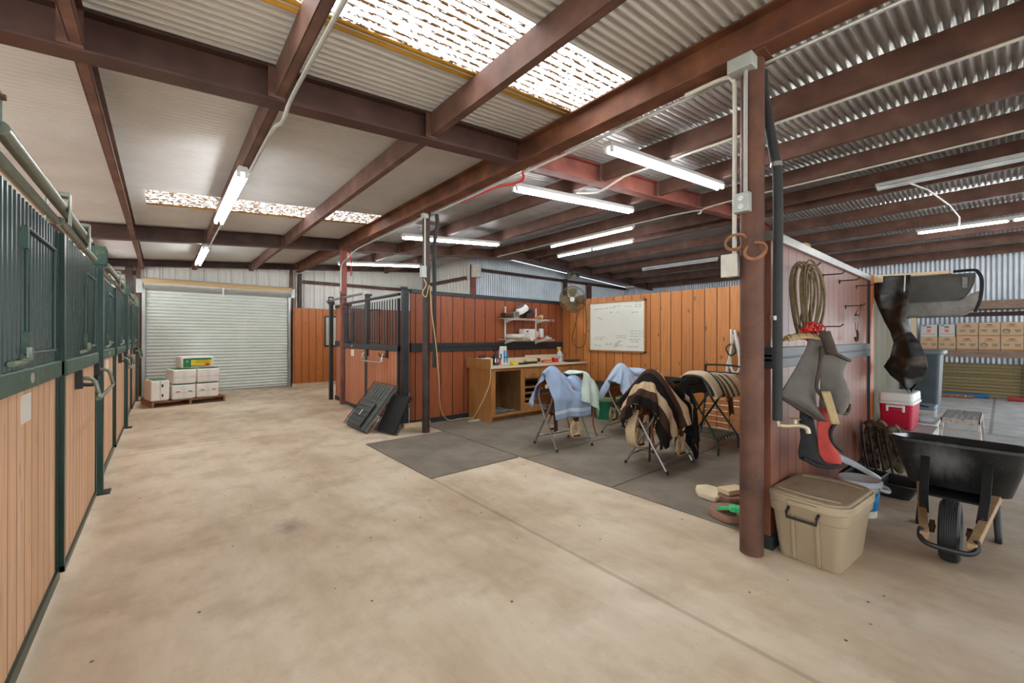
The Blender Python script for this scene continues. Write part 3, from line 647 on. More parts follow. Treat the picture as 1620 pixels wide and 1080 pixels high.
for i in range(3):
    a, b = PY0[i], PY0[i+1]
    stall_face('stall_screen', f'fixed green barred stall panel with name card, {far[i]}', 'stall panel', fL, a+.05, a+1.85, 'pine_L', 'green', 'tube_grey', False, 0, True)
    stall_face('sliding_gate', f'sliding green barred stall door with handle, {far[i]}', 'stall door', fL, a+1.86, b-.20, 'pine_L', 'green', 'tube_grey', True, .02)
    track(fL, a+.44, a+2.74, f'grey pipe door track above the green stall, {far[i]}', 'tube_grey')
    m = MB(); m.box(-4.3, LX-.06, b-.02, b+.02, .02, 2.15)
    one(m, 'stall_divider', f'orange board divider between green stalls, behind the {["", "first", "second", "last"][i+1]} post', 'partition', M['wood_part'])
# near upright with bracket at the start of the track
t = thing('stall_post', 'green upright with bolted top box at the near end of the stall row', 'post', (LX, 2.25, 0))
MB().box(LX+.03, LX+.06, 2.22, 2.27, .05, 2.24).build('post', M['green'], t)
b = MB(); b.box(LX+.0, LX+.065, 2.2, 2.295, 2.235, 2.365); b.build('bracket_box', M['green_dusty'], t, bevel=.006)
MB().lathe([(0, 0), (.011, 0), (.011, .012), (0, .012)], (LX+.065, 2.27, 2.34), (1, 0, 0), 6).build('bolt', M['rustbit'], t)
one(MB().box(-.56, -.44, 13.0, 13.4, 0, 2.25), 'end_board', 'orange board closing the far end of the green stalls', 'partition', M['wood_part'])

# ------------------------------------------------------------------ far right stall
RX = 3.1
fR = lambda s, n, z: (RX-n, s, z)
stall_face('sliding_gate', 'sliding charcoal barred door with redwood boards and bright handle', 'stall door', fR, 6.56, 8.0, 'wood_R', 'charcoal', 'charcoal', True, .05, rustm='charcoal', zt=2.15, pitch=.105, br=.011)
stall_face('stall_screen', 'fixed charcoal barred panel with redwood boards beside the red post', 'stall panel', fR, 8.1, 9.36, 'wood_R', 'charcoal', 'charcoal', False, .02, True, rustm='charcoal', zt=2.15, pitch=.105, br=.011)
track(fR, 8.0, 10.3, 'grey pipe door track above the charcoal stall', 'steel', .13, 2.34)
for y, lab in ((6.49, 'charcoal corner post of the redwood stall, nearest the dark pipe post'), (8.05, 'charcoal middle post of the redwood stall front'), (10.35, 'charcoal far post of the redwood stall front')):
    t = thing('stall_post', lab, 'post', (RX, y, 0))
    n0 = .07 if y < 7 else .02
    MB().box(RX-.03 if y < 7 else RX-.06, RX+n0, y-.045, y+.045, 0, 2.3 if y < 10 else 2.26).build('post', M['charcoal'], t, bevel=.004)
    b = MB(); b.box(RX-.06, RX+.05, y-.05, y+.05, 2.30 if y < 10 else 2.26, 2.34); b.build('cap', M['charcoal'], t, bevel=.006)
t = thing('stall_screen', 'solid redwood stall panel with charcoal frame behind the red square post', 'stall panel', (3.2, 9.9, 0))
MB().box(3.18, 3.22, 9.4, 10.32, .05, 2.2).build('boards', M['wood_R'], t)
q = MB(); q.box(3.16, 3.24, 9.4, 10.32, 1.27, 1.4); q.box(3.16, 3.24, 9.4, 10.32, 2.18, 2.25); q.box(3.16, 3.24, 9.4, 10.32, .0, .1); q.build('rail', M['charcoal'], t)
one(MB().box(3.24, 7.2, 10.32, 10.36, 0, 2.2), 'stall_divider', 'redwood back wall inside the far stall', 'partition', M['wood_side'])

# ------------------------------------------------------------------ tack area partitions
t = thing('stall_partition', 'dark redwood board partition with charcoal rails behind the cabinet', 'partition', (5, 6.45, 0))
MB().box(3.2, 6.93, 6.43, 6.47, .08, 2.24).build('boards', M['wood_side'], t)
MB().box(3.2, 6.93, 6.41, 6.49, 2.235, 2.30).build('top_rail', M['charcoal'], t)
q = MB(); q.box(3.2, 6.93, 6.405, 6.49, 1.33, 1.395); q.box(3.2, 6.93, 6.405, 6.49, 1.245, 1.31); q.box(3.2, 6.93, 6.42, 6.48, 1.3, 1.34); q.build('middle_rail', M['charcoal'], t)
MB().box(3.2, 6.93, 6.41, 6.49, 0, .09).build('bottom_rail', M['charcoal'], t)
t = thing('stall_partition', 'orange pine board partition carrying the whiteboard', 'partition', (6.92, 3.8, 0))
MB().box(6.9, 6.95, 1.16, 6.4, .02, 2.315).build('boards', M['wood_wb'], t)
t = thing('stall_partition', 'washed redwood partition with steel rails, hung with ropes and masks', 'partition', (5, 1.1, 0))
MB().box(3.3, 6.56, 1.06, 1.12, .08, 2.2).build('boards', M['wood_tack'], t)
q = MB(); q.box(3.28, 6.57, 1.03, 1.14, 2.19, 2.255); q.build('top_rail', M['steel'], t, bevel=.004)
q = MB(); q.box(3.28, 6.57, 1.035, 1.14, 1.36, 1.43); q.box(3.28, 6.57, 1.035, 1.14, 1.28, 1.35); q.box(3.28, 6.57, 1.045, 1.13, 1.33, 1.38); q.build('middle_rail', M['charcoal'], t, bevel=.003)
MB().box(3.28, 6.57, 1.04, 1.14, 0, .09).build('bottom_rail', M['charcoal'], t)
q = MB(); q.box(6.555, 6.58, 1.035, 1.14, 0, 2.25); q.build('end_frame', M['charcoal'], t)
one(MB().box(6.6, 6.82, 1.04, 1.16, 0, 2.28), 'timber_post', 'orange timber post at the end of the washed redwood partition', 'post', M['post_wood'], bevel=.004)
tp = ribwall('corrugated_screen', (6.84, 1.12), (9.4, 1.12), lambda x, y: 2.26, M['tanpanel'], .09, .018)
tp['kind'] = 'thing'; tag(tp, 'tan corrugated panel behind the hanging black apron', 'panel')
t = thing('board_wall', 'orange cedar board wall beside the roll-up door', 'partition', (3.6, 13.6, 0))
MB().box(2.97, 4.9, 13.58, 13.63, .1, 2.36).build('boards', M['wood_far'], t)
MB().box(2.95, 4.9, 13.55, 13.66, 0, .1).build('curb', M['concrete'], t)
w = MB(); w.box(3.84, 3.88, 13.55, 13.6, 1.19, 2.14); w.box(4.3, 4.34, 13.55, 13.6, 1.19, 2.14); w.box(3.84, 4.34, 13.55, 13.6, 2.1, 2.14); w.box(3.84, 4.34, 13.55, 13.6, 1.19, 1.24)
wf = struct(w, 'window_3', M['charcoal'])
MB().box(3.88, 4.3, 13.57, 13.578, 1.24, 2.1).build('window_pane', M['window_glass'], wf)

# ------------------------------------------------------------------ rubber mats
def rubber_mat(x0, x1, y0, y1, lab):
    one(MB().box(x0+.006, x1-.006, y0+.006, y1-.006, 0, .013), 'rubber_mat', lab, 'mat', M['mat'], bevel=.004)
rubber_mat(2.16, 3.4, 3.88, 5.72, 'dark rubber mat lying out on the open aisle floor')
rubber_mat(3.41, 5.3, 2.5, 3.78, 'rubber floor mat under the striped blanket saddle rack')
rubber_mat(5.3, 6.88, 2.5, 3.78, 'rubber floor mat beneath the green saddle rack')
rubber_mat(3.41, 5.3, 1.2, 2.5, 'rubber floor mat with the limestone and pavers')
rubber_mat(5.3, 6.88, 1.2, 2.5, 'rubber floor mat hidden behind the rusty pipe post')
rubber_mat(3.41, 5.1, 3.78, 6.4, 'rubber floor mat under the blue towel saddle and cabinet end')
rubber_mat(5.1, 6.88, 3.78, 6.4, 'rubber floor mat before the cabinet drawers and green tub')

# ------------------------------------------------------------------ roll-up doors
t = bpy.data.objects.new('door_1', None); COL.objects.link(t); t.location = (1.29, 13.85, 0); t['kind'] = 'structure'; OFF[t.name] = Vector(t.location)
def curtain(y, x0, x1, z0, z1, pitch, amp, axis='y'):
    m = MB(); n = int((z1-z0)/pitch*10)
    def fn(u, v):
        z = z0+(z1-z0)*v; ph = (z/pitch) % 1; h = amp*(math.sin(PI*min(1, ph/.72)) if ph < .72 else -.15)
        return (x0+(x1-x0)*u, y-h, z) if axis == 'y' else (y-h, x0+(x1-x0)*u, z)
    m.grid(fn, 1, n, uv=False); return m
curtain(13.84, -.32, 2.87, .02, 2.75, .083, .022).build('curtain', M['rollup'], t, smooth=50)
MB().box(-.32, 2.87, 13.81, 13.86, .0, .05).build('bottom_bar', M['steel'], t)
for x in (-.36, 2.91):
    q = MB(); q.box(x-.045, x+.045, 13.78, 13.80, .0, 2.72); q.box(x-.045, x-.035, 13.78, 13.87, 0, 2.72); q.box(x+.035, x+.045, 13.78, 13.87, 0, 2.72); q.build('guide_rail', M['hood'], t)
q = MB(); n = 14
q.prism([(.0, .0)]+[(-.17*math.sin(a), .16-.16*math.cos(a)) for a in [PI*k/n*.5 for k in range(n+1)]]+[(0, .16)], (-.36, 13.84, 2.66), (0, 1, 0), (0, 0, 1), (3.3, 0, 0)); q.build('roll_housing', M['hood'], t)
q = MB(); q.prism([(-.17, .16), (-.165, .22), (-.12, .29), (-.03, .31), (0, .31), (0, .16)], (-.38, 13.84, 2.66), (0, 1, 0), (0, 0, 1), (3.34, 0, 0)); q.build('roll_cover', M['ply'], t)
q = MB(); q.box(1.24, 1.28, 13.64, 13.66, 2.56, 2.82); q.box(1.25, 1.27, 13.6, 13.66, 2.56, 2.6); q.build('pull_strap', M['white'], t)
q = MB(); q.box(-.50, -.38, 13.76, 13.80, 2.58, 2.92); q.box(2.95, 3.05, 13.76, 13.8, 2.66, 2.92); q.build('end_bracket', M['hood'], t)
t = bpy.data.objects.new('door_2', None); COL.objects.link(t); t.location = (15.8, .5, 0); t['kind'] = 'structure'; OFF[t.name] = Vector(t.location)
curtain(15.84, -.33, 4.2, .02, .86, .083, .016, 'x').build('curtain', M['rollup_tan'], t, smooth=50)
MB().box(15.78, 15.86, -.43, -.33, 0, .98).build('guide_rail', M['greybox'], t)

# ------------------------------------------------------------------ conduit and boxes
def tubething(pts, r, name, lab, cat, mat, n=8): return one(MB().tube(smooth_path(pts, 5), r, n), name, lab, cat, M[mat])
tubething([(3.215, -2, 3.415), (3.215, 1.0, 3.415), (3.215, 4.0, 3.415), (3.215, 7.6, 3.412), (3.2, 8.9, 3.39), (3.12, 9.3, 3.24), (3.03, 9.38, 3.12), (3.0, 9.4, 2.95), (3.0, 9.4, 2.5)], .014, 'conduit', 'long grey conduit following the main beam to the red post', 'conduit', 'conduit')
t = thing('junction_box', 'grey junction box where conduits meet atop the rusty pipe post', 'electrical box', (3.07, 1.16, 3.33))
MB().box(3.0, 3.13, 1.08, 1.24, 3.33, 3.42).build('box', M['elec'], t, bevel=.004)
tubething([(3.06, 1.14, 3.33), (3.06, 1.14, 3.1), (3.06, 1.14, 2.49)], .0135, 'conduit', 'straight conduit down the pipe post to the outlet', 'conduit', 'conduit')
tubething([(3.12, 1.6, 3.39), (3.12, 1.32, 3.385), (3.1, 1.24, 3.33), (3.095, 1.225, 3.2), (3.095, 1.225, 2.6), (3.095, 1.225, 2.08)], .015, 'conduit', 'bent cream conduit beside the pipe post to the lower box', 'conduit', 'conduit_wh')
t = thing('outlet', 'grey double outlet box on the rusty pipe post', 'outlet', (3.06, 1.16, 2.36))
MB().box(3.02, 3.075, 1.105, 1.205, 2.36, 2.49).build('box', M['elec'], t, bevel=.004)
for z in (2.395, 2.45):
    q = MB(); q.lathe([(0, 0), (.017, 0), (.017, .005), (0, .005)], (3.018, 1.155, z), (-1, 0, 0), 16); f_ = q.build('socket_face', M['white'], t)
    q = MB(); q.box(3.0125, 3.0145, 1.147, 1.150, z-.004, z+.008); q.box(3.0125, 3.0145, 1.16, 1.163, z-.004, z+.008); q.build('slot', M['black'], f_)
t = thing('outlet', 'weatherproof grey switch box at the foot of the cream conduit', 'electrical box', (3.1, 1.24, 1.95))
MB().box(3.05, 3.13, 1.19, 1.29, 1.93, 2.08).build('box', M['elec'], t, bevel=.005)
MB().box(3.035, 3.05, 1.185, 1.295, 1.925, 2.085).build('cover', M['conduit_wh'], t, bevel=.004)
t = thing('water_pipe', 'black insulated water pipe with clamp and tap beside the pipe post', 'pipe', (3.24, 1.02, .86))
MB().tube(smooth_path([(3.32, 1.12, 3.42), (3.30, 1.1, 3.2), (3.25, 1.03, 2.8), (3.24, 1.0, 2.55), (3.24, 1.0, 1.6), (3.24, 1.0, .93)], 5), .031, 14).build('pipe', M['blackpipe'], t)
for z in (2.68, 1.62): MB().lathe([(.028, 0), (.036, 0), (.036, .03), (.028, .03)], (3.243, 1.01, z), (0, 0, 1), 18).build('clamp', M['steel'], t)
q = MB(); q.tube([(3.24, 1.0, .93), (3.24, .99, .89)], .012, 10); q.tube(smooth_path([(3.24, .99, .90), (3.27, .96, .895), (3.32, .9, .90), (3.35, .86, .885), (3.355, .85, .85)], 4), [.016]*17, 12); q.tube([(3.31, .915, .90), (3.31, .915, .94)], .012, 10)
tp = q.build('tap', M['brass'], t)
q = MB(); q.lathe([(0, 0), (.03, 0), (.032, .006), (0, .01)], (3.31, .915, .94), (0, 0, 1), 14); q.build('tap_handle', M['brass'], tp)
# dark post's pipe, conduit and box
tubething([(3.11, 5.78, 3.36), (3.11, 5.78, 3.0), (3.11, 5.78, 2.6)], .012, 'conduit', 'white conduit down the dark pipe post', 'conduit', 'conduit_wh')
one(MB().box(3.06, 3.15, 5.74, 5.82, 3.34, 3.41), 'junction_box', 'grey junction box atop the dark pipe post', 'electrical box', M['elec'], bevel=.004)
one(MB().box(3.05, 3.13, 5.76, 5.84, 2.42, 2.6), 'outlet', 'grey outlet box hung on the dark pipe post', 'electrical box', M['elec'], bevel=.004)
tubething([(3.28, 5.72, 3.42), (3.29, 5.72, 3.25), (3.26, 5.75, 2.95), (3.26, 5.75, 2.4), (3.26, 5.75, 1.3), (3.26, 5.75, 1.02)], .03, 'insulated_pipe', 'black insulated pipe strapped to the dark pipe post', 'pipe', 'blackpipe', 12)
q = MB(); q.tube(smooth_path([(3.08, 5.72, 2.18), (3.06, 5.7, 2.36), (3.12, 5.7, 2.42), (3.2, 5.7, 2.3), (3.2, 5.71, 2.1)], 4), .014, 6)
one(MB().tube(smooth_path([(3.08, 5.76, 2.4), (3.1, 5.72, 2.3), (3.04, 5.73, 2.18), (3.1, 5.72, 2.12), (3.16, 5.72, 2.3), (3.2, 5.73, 1.9), (3.27, 5.7, 1.3), (3.34, 5.74, .8), (3.5, 5.95, .3), (3.8, 6.2, .06), (4.1, 6.3, .03), (4.35, 6.2, .03)], 6), .008, 6), 'extension_cable', 'cream cord hanging down the dark post to the cabinet', 'cord', M['straw'])
tubething([(.63+.06, -1.0, 3.2), (.7, 2.0, 3.2), (.7, 3.2, 3.2), (.69, 3.44, 3.13), (.69, 3.56, 3.13), (.69, 3.9, 3.2), (.69, 5.0, 3.21)], .014, 'conduit', 'grey conduit on the aisle purlin feeding the strip light', 'conduit', 'conduit')
tubething([(.68, 7.46, 3.2), (.68, 9.4, 3.2), (.68, 9.6, 3.12), (.68, 9.75, 3.2)], .012, 'conduit', 'grey conduit between the two aisle strip lights', 'conduit', 'conduit')
tubething([(3.4, 13.6, 3.42), (3.12, 13.4, 3.38), (3.1, 13.78, 3.3), (3.1, 13.78, 2.6), (3.1, 13.78, 2.38)], .014, 'conduit', 'conduit down to the cedar wall beside the roll-up door', 'conduit', 'conduit_wh')
tubething([(4.53, -2, 3.57), (4.53, 1.0, 3.57), (4.53, 2.9, 3.57), (4.53, 3.2, 3.55), (4.5, 3.45, 3.47), (4.5, 3.6, 3.47), (4.5, 3.9, 3.55)], .014, 'conduit', 'conduit under the first purlin crossing the red rafter', 'conduit', 'conduit_wh')
tubething([(7.3, -2, 3.8), (7.3, 1.0, 3.8), (7.3, 3.2, 3.79), (7.3, 3.5, 3.7), (7.3, 4.0, 3.79), (7.3, 9.3, 3.79)], .014, 'conduit', 'pale conduit under the third purlin towards the rear', 'conduit', 'conduit_wh')
tubething([(3.2, 3.6, 3.42), (3.3, 3.75, 3.38), (3.22, 4.2, 3.4), (3.25, 5.0, 3.42)], .016, 'air_hose', 'red hose strapped under the main beam', 'hose', 'redprint')
tubething([(3.2, 9.35, 3.42), (3.16, 9.3, 3.34), (3.2, 9.32, 3.1), (3.2, 9.35, 2.85)], .014, 'air_hose', 'red hose hanging beside the red square post', 'hose', 'redprint')
t = thing('electric_panel', 'cream electric panel on the red wall column', 'electrical box', (7.5, 10.75, 3.4))
MB().box(7.42, 7.72, 10.66, 10.78, 3.38, 3.78).build('cabinet_box', M['offwhite'], t, bevel=.01)
MB().box(7.44, 7.70, 10.645, 10.66, 3.4, 3.76).build('cover', M['offwhite'], t, bevel=.006)
# ------------------------------------------------------------------ pallet and bales
AR = .2
def rot2(x, y, ox, oy, a=AR): return ox+x*math.cos(a)-y*math.sin(a), oy+x*math.sin(a)+y*math.cos(a)
PX0, PYY = -.17, 11.4
t = thing('pallet', 'wooden pallet carrying white bales before the roll-up door', 'pallet', (PX0, PYY, 0), world=False, rz=AR)
for k in range(7): MB().box(0, 1.32, k*.15, k*.15+.1, .112, .13).build('deck_board', M['pallet'], t)
for x in (0, .64, 1.28): MB().box(x, x+.04, 0, 1.0, .018, .112).build('stringer', M['pallet'], t)
for y in (0, .45, .9): MB().box(0, 1.32, y, y+.1, 0, .018).build('base_board', M['pallet'], t)
def bale(x0, x1, y0, y1, z0, z1, label, upright=False, side=False, marks=True):
    cx, cy, cz = (x0+x1)/2, (y0+y1)/2, (z0+z1)/2; X, Y = rot2(cx, cy, PX0, PYY)
    t = thing('bale', label, 'bale', (X, Y, z0), 'white shavings bales on the pallet', False, AR)
    w, d, h = x1-x0, y1-y0, z1-z0
    MB().sup((0, 0, h/2), w, d, h, .17, n=20, jit=.012).build('wrap', M['paperbag'], t, smooth=180)
    f = -d/2-.001
    if side:
        q = MB(); q.box(-w/2+.05, -w/2+.19, f-.004, f+.02, .03, h-.05); q.build('green_print', M['greenprint'], t)
        q = MB(); q.box(-w/2+.19, w/2-.05, f-.004, f+.02, h-.085, h-.045); q.box(-w/2+.06, -w/2+.18, f-.006, f, .035, .11); q.build('green_band', M['greenprint'], t)
        q = MB(); q.box(-w/2+.2, w/2-.05, f-.004, f+.02, .05, h-.09); q.build('yellow_print', M['yellowprint'], t)
        q = MB(); q.lathe([(0, 0), (.045, 0), (.045, .006), (0, .006)], (w/2-.13, f-.003, .085), (0, -1, 0), 20, sx=1, sy=.5); q.build('red_emblem', M['redprint'], t)
        mm = face_m((.09, f-.006, .145), (-1, 0, 0), (0, 0, -1)); text('bale_lettering', 'SUN', .05, face_m((.16, f-.0075, .135), (-1, 0, 0), (0, 0, -1)), M['redprint'], t, sx=1.15)
        text('bale_lettering', 'COAST', .05, face_m((.035, f-.0075, .135), (-1, 0, 0), (0, 0, -1)), M['greenprint'], t, sx=1.0)
        text('bale_lettering', 'PINE SHAVINGS', .028, face_m((.09, f-.0075, .175), (-1, 0, 0), (0, 0, -1)), M['navy'], t, sx=1.1)
        text('bale_lettering', '8', .06, face_m((-w/2+.12, f-.0075, .16), (-1, 0, 0), (0, 0, -1)), M['white'], t)
        q = MB(); q.prism([(-.2+.02*i, .035+.00012*(i-10)**2*1.2) for i in range(21)]+[(.2-.02*i, .02+.00012*(10-i)**2*1.2) for i in range(21)], (.03, f-.005, .02), (1, 0, 0), (0, 0, 1), (0, -.002, 0)); q.build('blue_swoosh', M['navy'], t)
        return t
    q = MB()
    if upright:
        q.box(-.008, .008, f-.006, f+.02, .02, h-.02); q.build('seam', M['offwhite'], t)
        q = MB(); q.box(.02, .05, f-.004, f+.02, h*.66, h*.8); q.box(.02, .05, f-.004, f+.02, h*.2, h*.34); q.build('blue_mark', M['navy'], t)
    else:
        q.box(-w/2+.02, w/2-.02, f-.006, f+.02, h*.44, h*.47); q.build('seam', M['offwhite'], t)
        q = MB(); q.box(-.03, .03, f-.003, f+.02, .03, h-.03); q.build('tape', M['white'], t)
        if marks: q = MB(); q.box(-.14, -.07, f-.004, f+.02, h*.5, h*.55); q.box(.07, .14, f-.004, f+.02, h*.5, h*.55); q.build('blue_mark', M['navy'], t)
    q = MB(); q.box(-w/2+.04, w/2-.04, -d/2+.02, d/2-.05, h-.012, h+.001); q.build('green_top_print', M['greenprint'], t)
    return t
bale(-.02, .30, .0, .62, .13, .58, 'white bale standing upright at the pallet end', upright=True)
bale(.33, .76, .0, .62, .13, .455, 'white bale lying low in the middle of the pallet')
bale(.77, 1.2, .0, .62, .13, .455, 'white bale lying low at the pallet end by open floor')
bale(.35, .78, .02, .64, .46, .785, 'white bale on the second layer next to the upright one', marks=False)
bale(.79, 1.22, .02, .64, .46, .785, 'white bale on the second layer, furthest from the stalls', marks=False)
bale(.5, 1.12, .1, .5, .79, 1.06, 'white bale with green and yellow print topmost on the stack', side=True)

# ------------------------------------------------------------------ folded wire crates by the far stall
def wire_crate(label, base0, base1, lean, h, thick, tray):
    """folded crate: bottom edge base0-base1, leaning in the direction LEAN"""
    a, b = Vector(base0), Vector(base1); L = (b-a).length; d = (b-a)/L; ln = Vector(lean); up = ln.normalized(); nrm = d.cross(up).normalized()
    if nrm.x > 0: nrm = -nrm
    t = thing('wire_crate', label, 'folded crate', (a+b)/2)
    P = lambda u, v, n: a+d*(u*L)+up*(v*h)+nrm*n
    for n in (0, thick):
        m = MB(); m.tube([P(0, 0, n), P(1, 0, n), P(1, 1, n), P(0, 1, n)], .007, 6, closed=True)
        for k in range(1, 14): m.tube([P(k/14, 0, n), P(k/14, 1, n)], .0028, 5, cap=False)
        for k in range(1, 6): m.tube([P(0, k/6, n), P(1, k/6, n)], .0034, 5, cap=False)
        m.build('wire_grid', M['black'], t)
    q = MB(); c0 = P(.5, .5, thick*.5); q.obox(c0, d*L*.47, up*h*.48, nrm*thick*.3)
    if tray:
        for k in range(7): c1 = P(.1+.8*k/6, .78, thick*.85); q.obox(c1, d*.005, up*h*.17, nrm*.004)
    else:
        for k in range(14): c1 = P(.5, .06+.068*k, thick*.82); q.obox(c1, d*L*.42, up*.008, nrm*.006)
    q.build('plastic_tray', M['greytray' if tray else 'black'], t)
    if tray:
        for u0, v0, v1 in ((.08, .03, .55),):
            m = MB(); m.tube([P(u0, v0, thick+.03), P(.82, v0, thick+.03), P(.82, v1, thick+.03), P(u0, v1, thick+.03)], .006, 6, closed=True)
            for k in range(1, 5): m.tube([P(u0, v0+(v1-v0)*k/5, thick+.035), P(.8, v0+(v1-v0)*k/5, thick+.035)], .0045, 5)
            m.obox(P(.45, .29, thick+.01), d*L*.33, up*h*.24, nrm*.012); m.build('front_gate', M['black'], t)
        q = MB(); q.obox(P(.5, .3, thick+.042), d*.012, up*.05, nrm*.002); q.build('white_tie', M['white'], t)
    return t
M['greytray'] = plain('dull grey-green crate tray', c(98, 103, 96), .5, var=.12)
wire_crate('large folded black wire crate leaning on the charcoal stall door', (2.40, 7.18, .01), (2.40, 6.3, .01), (.55, -.0, .68), .84, .07, True)
wire_crate('smaller folded black wire crate leaning by the corner post', (2.60, 6.36, .01), (2.72, 5.92, .01), (.36, .09, .64), .62, .06, False)
one(MB().box(3.02, 3.5, 6.3, 6.37, .0, .07), 'wood_offcut', 'short wood offcut lying at the redwood partition foot', 'wood block', M['lumber'])

# ------------------------------------------------------------------ cabinet, worktop and what lies on it
CT = .985
t = thing('base_cabinet', 'brown wooden base cabinet with open bays and four drawers', 'cabinet', (5.6, 6.05, 0))
q = MB(); F_, B_ = 5.70, 6.38
q.box(4.34, 4.37, F_, B_, 0, CT-.04)
q.build('side_panel', M['cab'], t)
MB().box(6.83, 6.86, F_, B_, 0, CT-.04).build('side_panel', M['cab'], t)
MB().box(4.37, 6.83, B_-.02, B_, .1, CT-.04).build('back_panel', M['cab_dark'], t)
MB().box(4.37, 6.83, F_+.03, B_-.02, .1, .125).build('bottom_panel', M['cab_dark'], t)
MB().box(4.37, 6.83, F_+.07, F_+.09, 0, .1).build('toe_kick', M['cab_dark'], t)
for x in (5.06, 5.96): MB().box(x, x+.02, F_+.02, B_-.02, .125, CT-.04).build('divider', M['cab_dark'], t)
q = MB()
for a, b in ((4.37, 4.44), (5.03, 5.13), (5.47, 5.53), (5.93, 6.04), (6.33, 6.38), (6.78, 6.83)): q.box(a, b, F_, F_+.02, .1, CT-.04)
q.box(4.44, 6.78, F_+.002, F_+.022, CT-.09, CT-.04); q.box(4.44, 6.78, F_+.002, F_+.022, .1, .15); q.box(5.13, 6.78, F_+.002, F_+.022, CT-.27, CT-.235); q.box(5.1, 5.5, F_+.002, F_+.022, .15, .28); q.build('face_frame', M['cab'], t, bevel=.002)
for a, b in ((5.13, 5.47), (5.53, 5.93), (6.04, 6.33), (6.38, 6.78)):
    q = MB(); q.box(a-.01, b+.01, F_-.018, F_, CT-.245, CT-.085); dr = q.build('drawer', M['cab'], t, bevel=.006)
    q = MB(); m_ = (a+b)/2; q.tube([(m_-.05, F_-.02, CT-.165), (m_-.045, F_-.04, CT-.165), (m_+.045, F_-.04, CT-.165), (m_+.05, F_-.02, CT-.165)], .008, 8); q.build('drawer_pull', M['chrome'], dr)
for a, b in ((5.5, 5.95),):
    MB().box(5.98, 6.8, F_-.016, F_, .14, CT-.27).build('cupboard_door', M['cab'], t, bevel=.006)
for z in (.32, .43, .54): MB().box(5.1, 5.95, F_+.05, B_-.05, z, z+.03).build('sliding_tray', M['cab_dark'], t)
t = thing('worktop', 'cream laminate worktop with raised back edge on the cabinet', 'worktop', (5.6, 6.05, CT-.04))
MB().box(4.32, 6.88, F_-.03, 6.40, CT-.038, CT).build('top', M['laminate'], t, bevel=.006)
MB().box(4.32, 5.75, 6.375, 6.40, CT, CT+.10).build('back_edge', M['laminate'], t)
MB().box(5.75, 6.88, 6.37, 6.40, CT, CT+.14).build('back_edge', M['laminate'], t)
MB().box(4.315, 4.34, F_-.03, 6.40, CT, CT+.13).build('side_edge', M['laminate'], t)
MB().box(4.295, 4.315, F_-.03, 6.40, CT-.05, CT+.13).build('end_board', M['cab'], t)
Z = CT
def lathe_parts(name, label, cat, loc, parts, group=None, n=20):
    t = thing(name, label, cat, loc, group, False)
    for pn, prof, mt in parts: MB().lathe(prof, n=n).build(pn, M[mt], t, smooth=50)
    return t
t = thing('plastic_basket', 'white plastic basket with a brown rag at the worktop end', 'basket', (4.47, 6.1, Z), None, False)
q = MB(); q.rbox((0, 0, .07), .24, .17, .13, .03, taper=.85); q.build('tray', M['white'], t)
MB().sup((-.03, 0, .15), .13, .1, .07, .6).build('rag', M['leather_dk'], t)
def sprayer(label, loc, body, head, label_m, sc=1.0):
    t = thing('spray_bottle', label, 'spray bottle', loc, None, False)
    MB().lathe([(0, 0), (.045*sc, 0), (.05*sc, .02), (.05*sc, .13*sc), (.042*sc, .17*sc), (.016*sc, .2*sc), (.016*sc, .23*sc)], n=18).build('bottle', M[body], t, smooth=60)
    q = MB(); q.box(-.06*sc, .03*sc, -.014, .014, .235*sc, .265*sc); q.box(-.05*sc, -.04*sc, -.008, .008, .2*sc, .24*sc); q.lathe([(0, .22*sc), (.018*sc, .22*sc), (.018*sc, .24*sc), (0, .24*sc)], n=12); q.build('trigger', M[head], t, bevel=.003)
    if label_m: q = MB(); q.lathe([(0, 0), (.036, 0), (.036, .003), (0, .003)], (-.02, -.047, .085), (-.35, -1, 0), 20, sy=1.35); q.build('bottle_label', M[label_m], t)
    return t
sprayer('black spray bottle with white oval label on the worktop', (4.68, 6.0, Z), 'black', 'black', 'white', 1.12)
sprayer('clear spray bottle with yellow trigger at the worktop corner', (6.5, 6.12, Z), 'clear', 'yellowprint', 'greybox', 1.15)
lathe_parts('bottle', 'small red bottle with white cap beside the black sprayer', 'bottle', (4.82, 6.08, Z), [('bottle', [(0, 0), (.032, 0), (.032, .1), (.012, .13)], 'redprint'), ('cap', [(0, .125), (.022, .125), (.022, .165), (0, .165)], 'white')])
t = thing('supply_bag', 'tall white and teal plastic bag standing on the worktop', 'bag', (4.93, 6.1, Z), None, False)
MB().grid(lambda u, v: ((.10-.02*v)*math.cos(2*PI*u)*(1+.08*math.sin(9*u+5*v)), (.05-.035*v)*math.sin(2*PI*u), .34*v), 24, 10).build('bag_body', M['white'], t)
q = MB(); q.box(-.02, .0, -.056, -.046, .03, .26); q.box(.05, .07, -.05, -.036, .03, .26); q.box(-.02, .07, -.054, -.04, .12, .15); q.box(-.09, -.07, -.05, -.03, .1, .2); q.build('teal_print', M['bluelabel'], t)
one(MB().sup((5.0, 5.82, Z+.018), .11, .07, .036, .4), 'sponge', 'yellow sponge at the front of the worktop', 'sponge', M['yellowprint'])
one(MB().sup((5.08, 5.98, Z+.03), .12, .08, .06, .5), 'grooming_block', 'lime green grooming block below the blue cord', 'grooming tool', M['yellowprint'])
one(MB().sup((5.2, 5.84, Z+.016), .24, .12, .034, .35), 'dark_pad', 'flat dark pad lying beside the wooden brush', 'pad', M['black'])
t = thing('brush', 'large wooden-backed brush with dark green bristles', 'brush', (5.48, 5.92, Z), None, False)
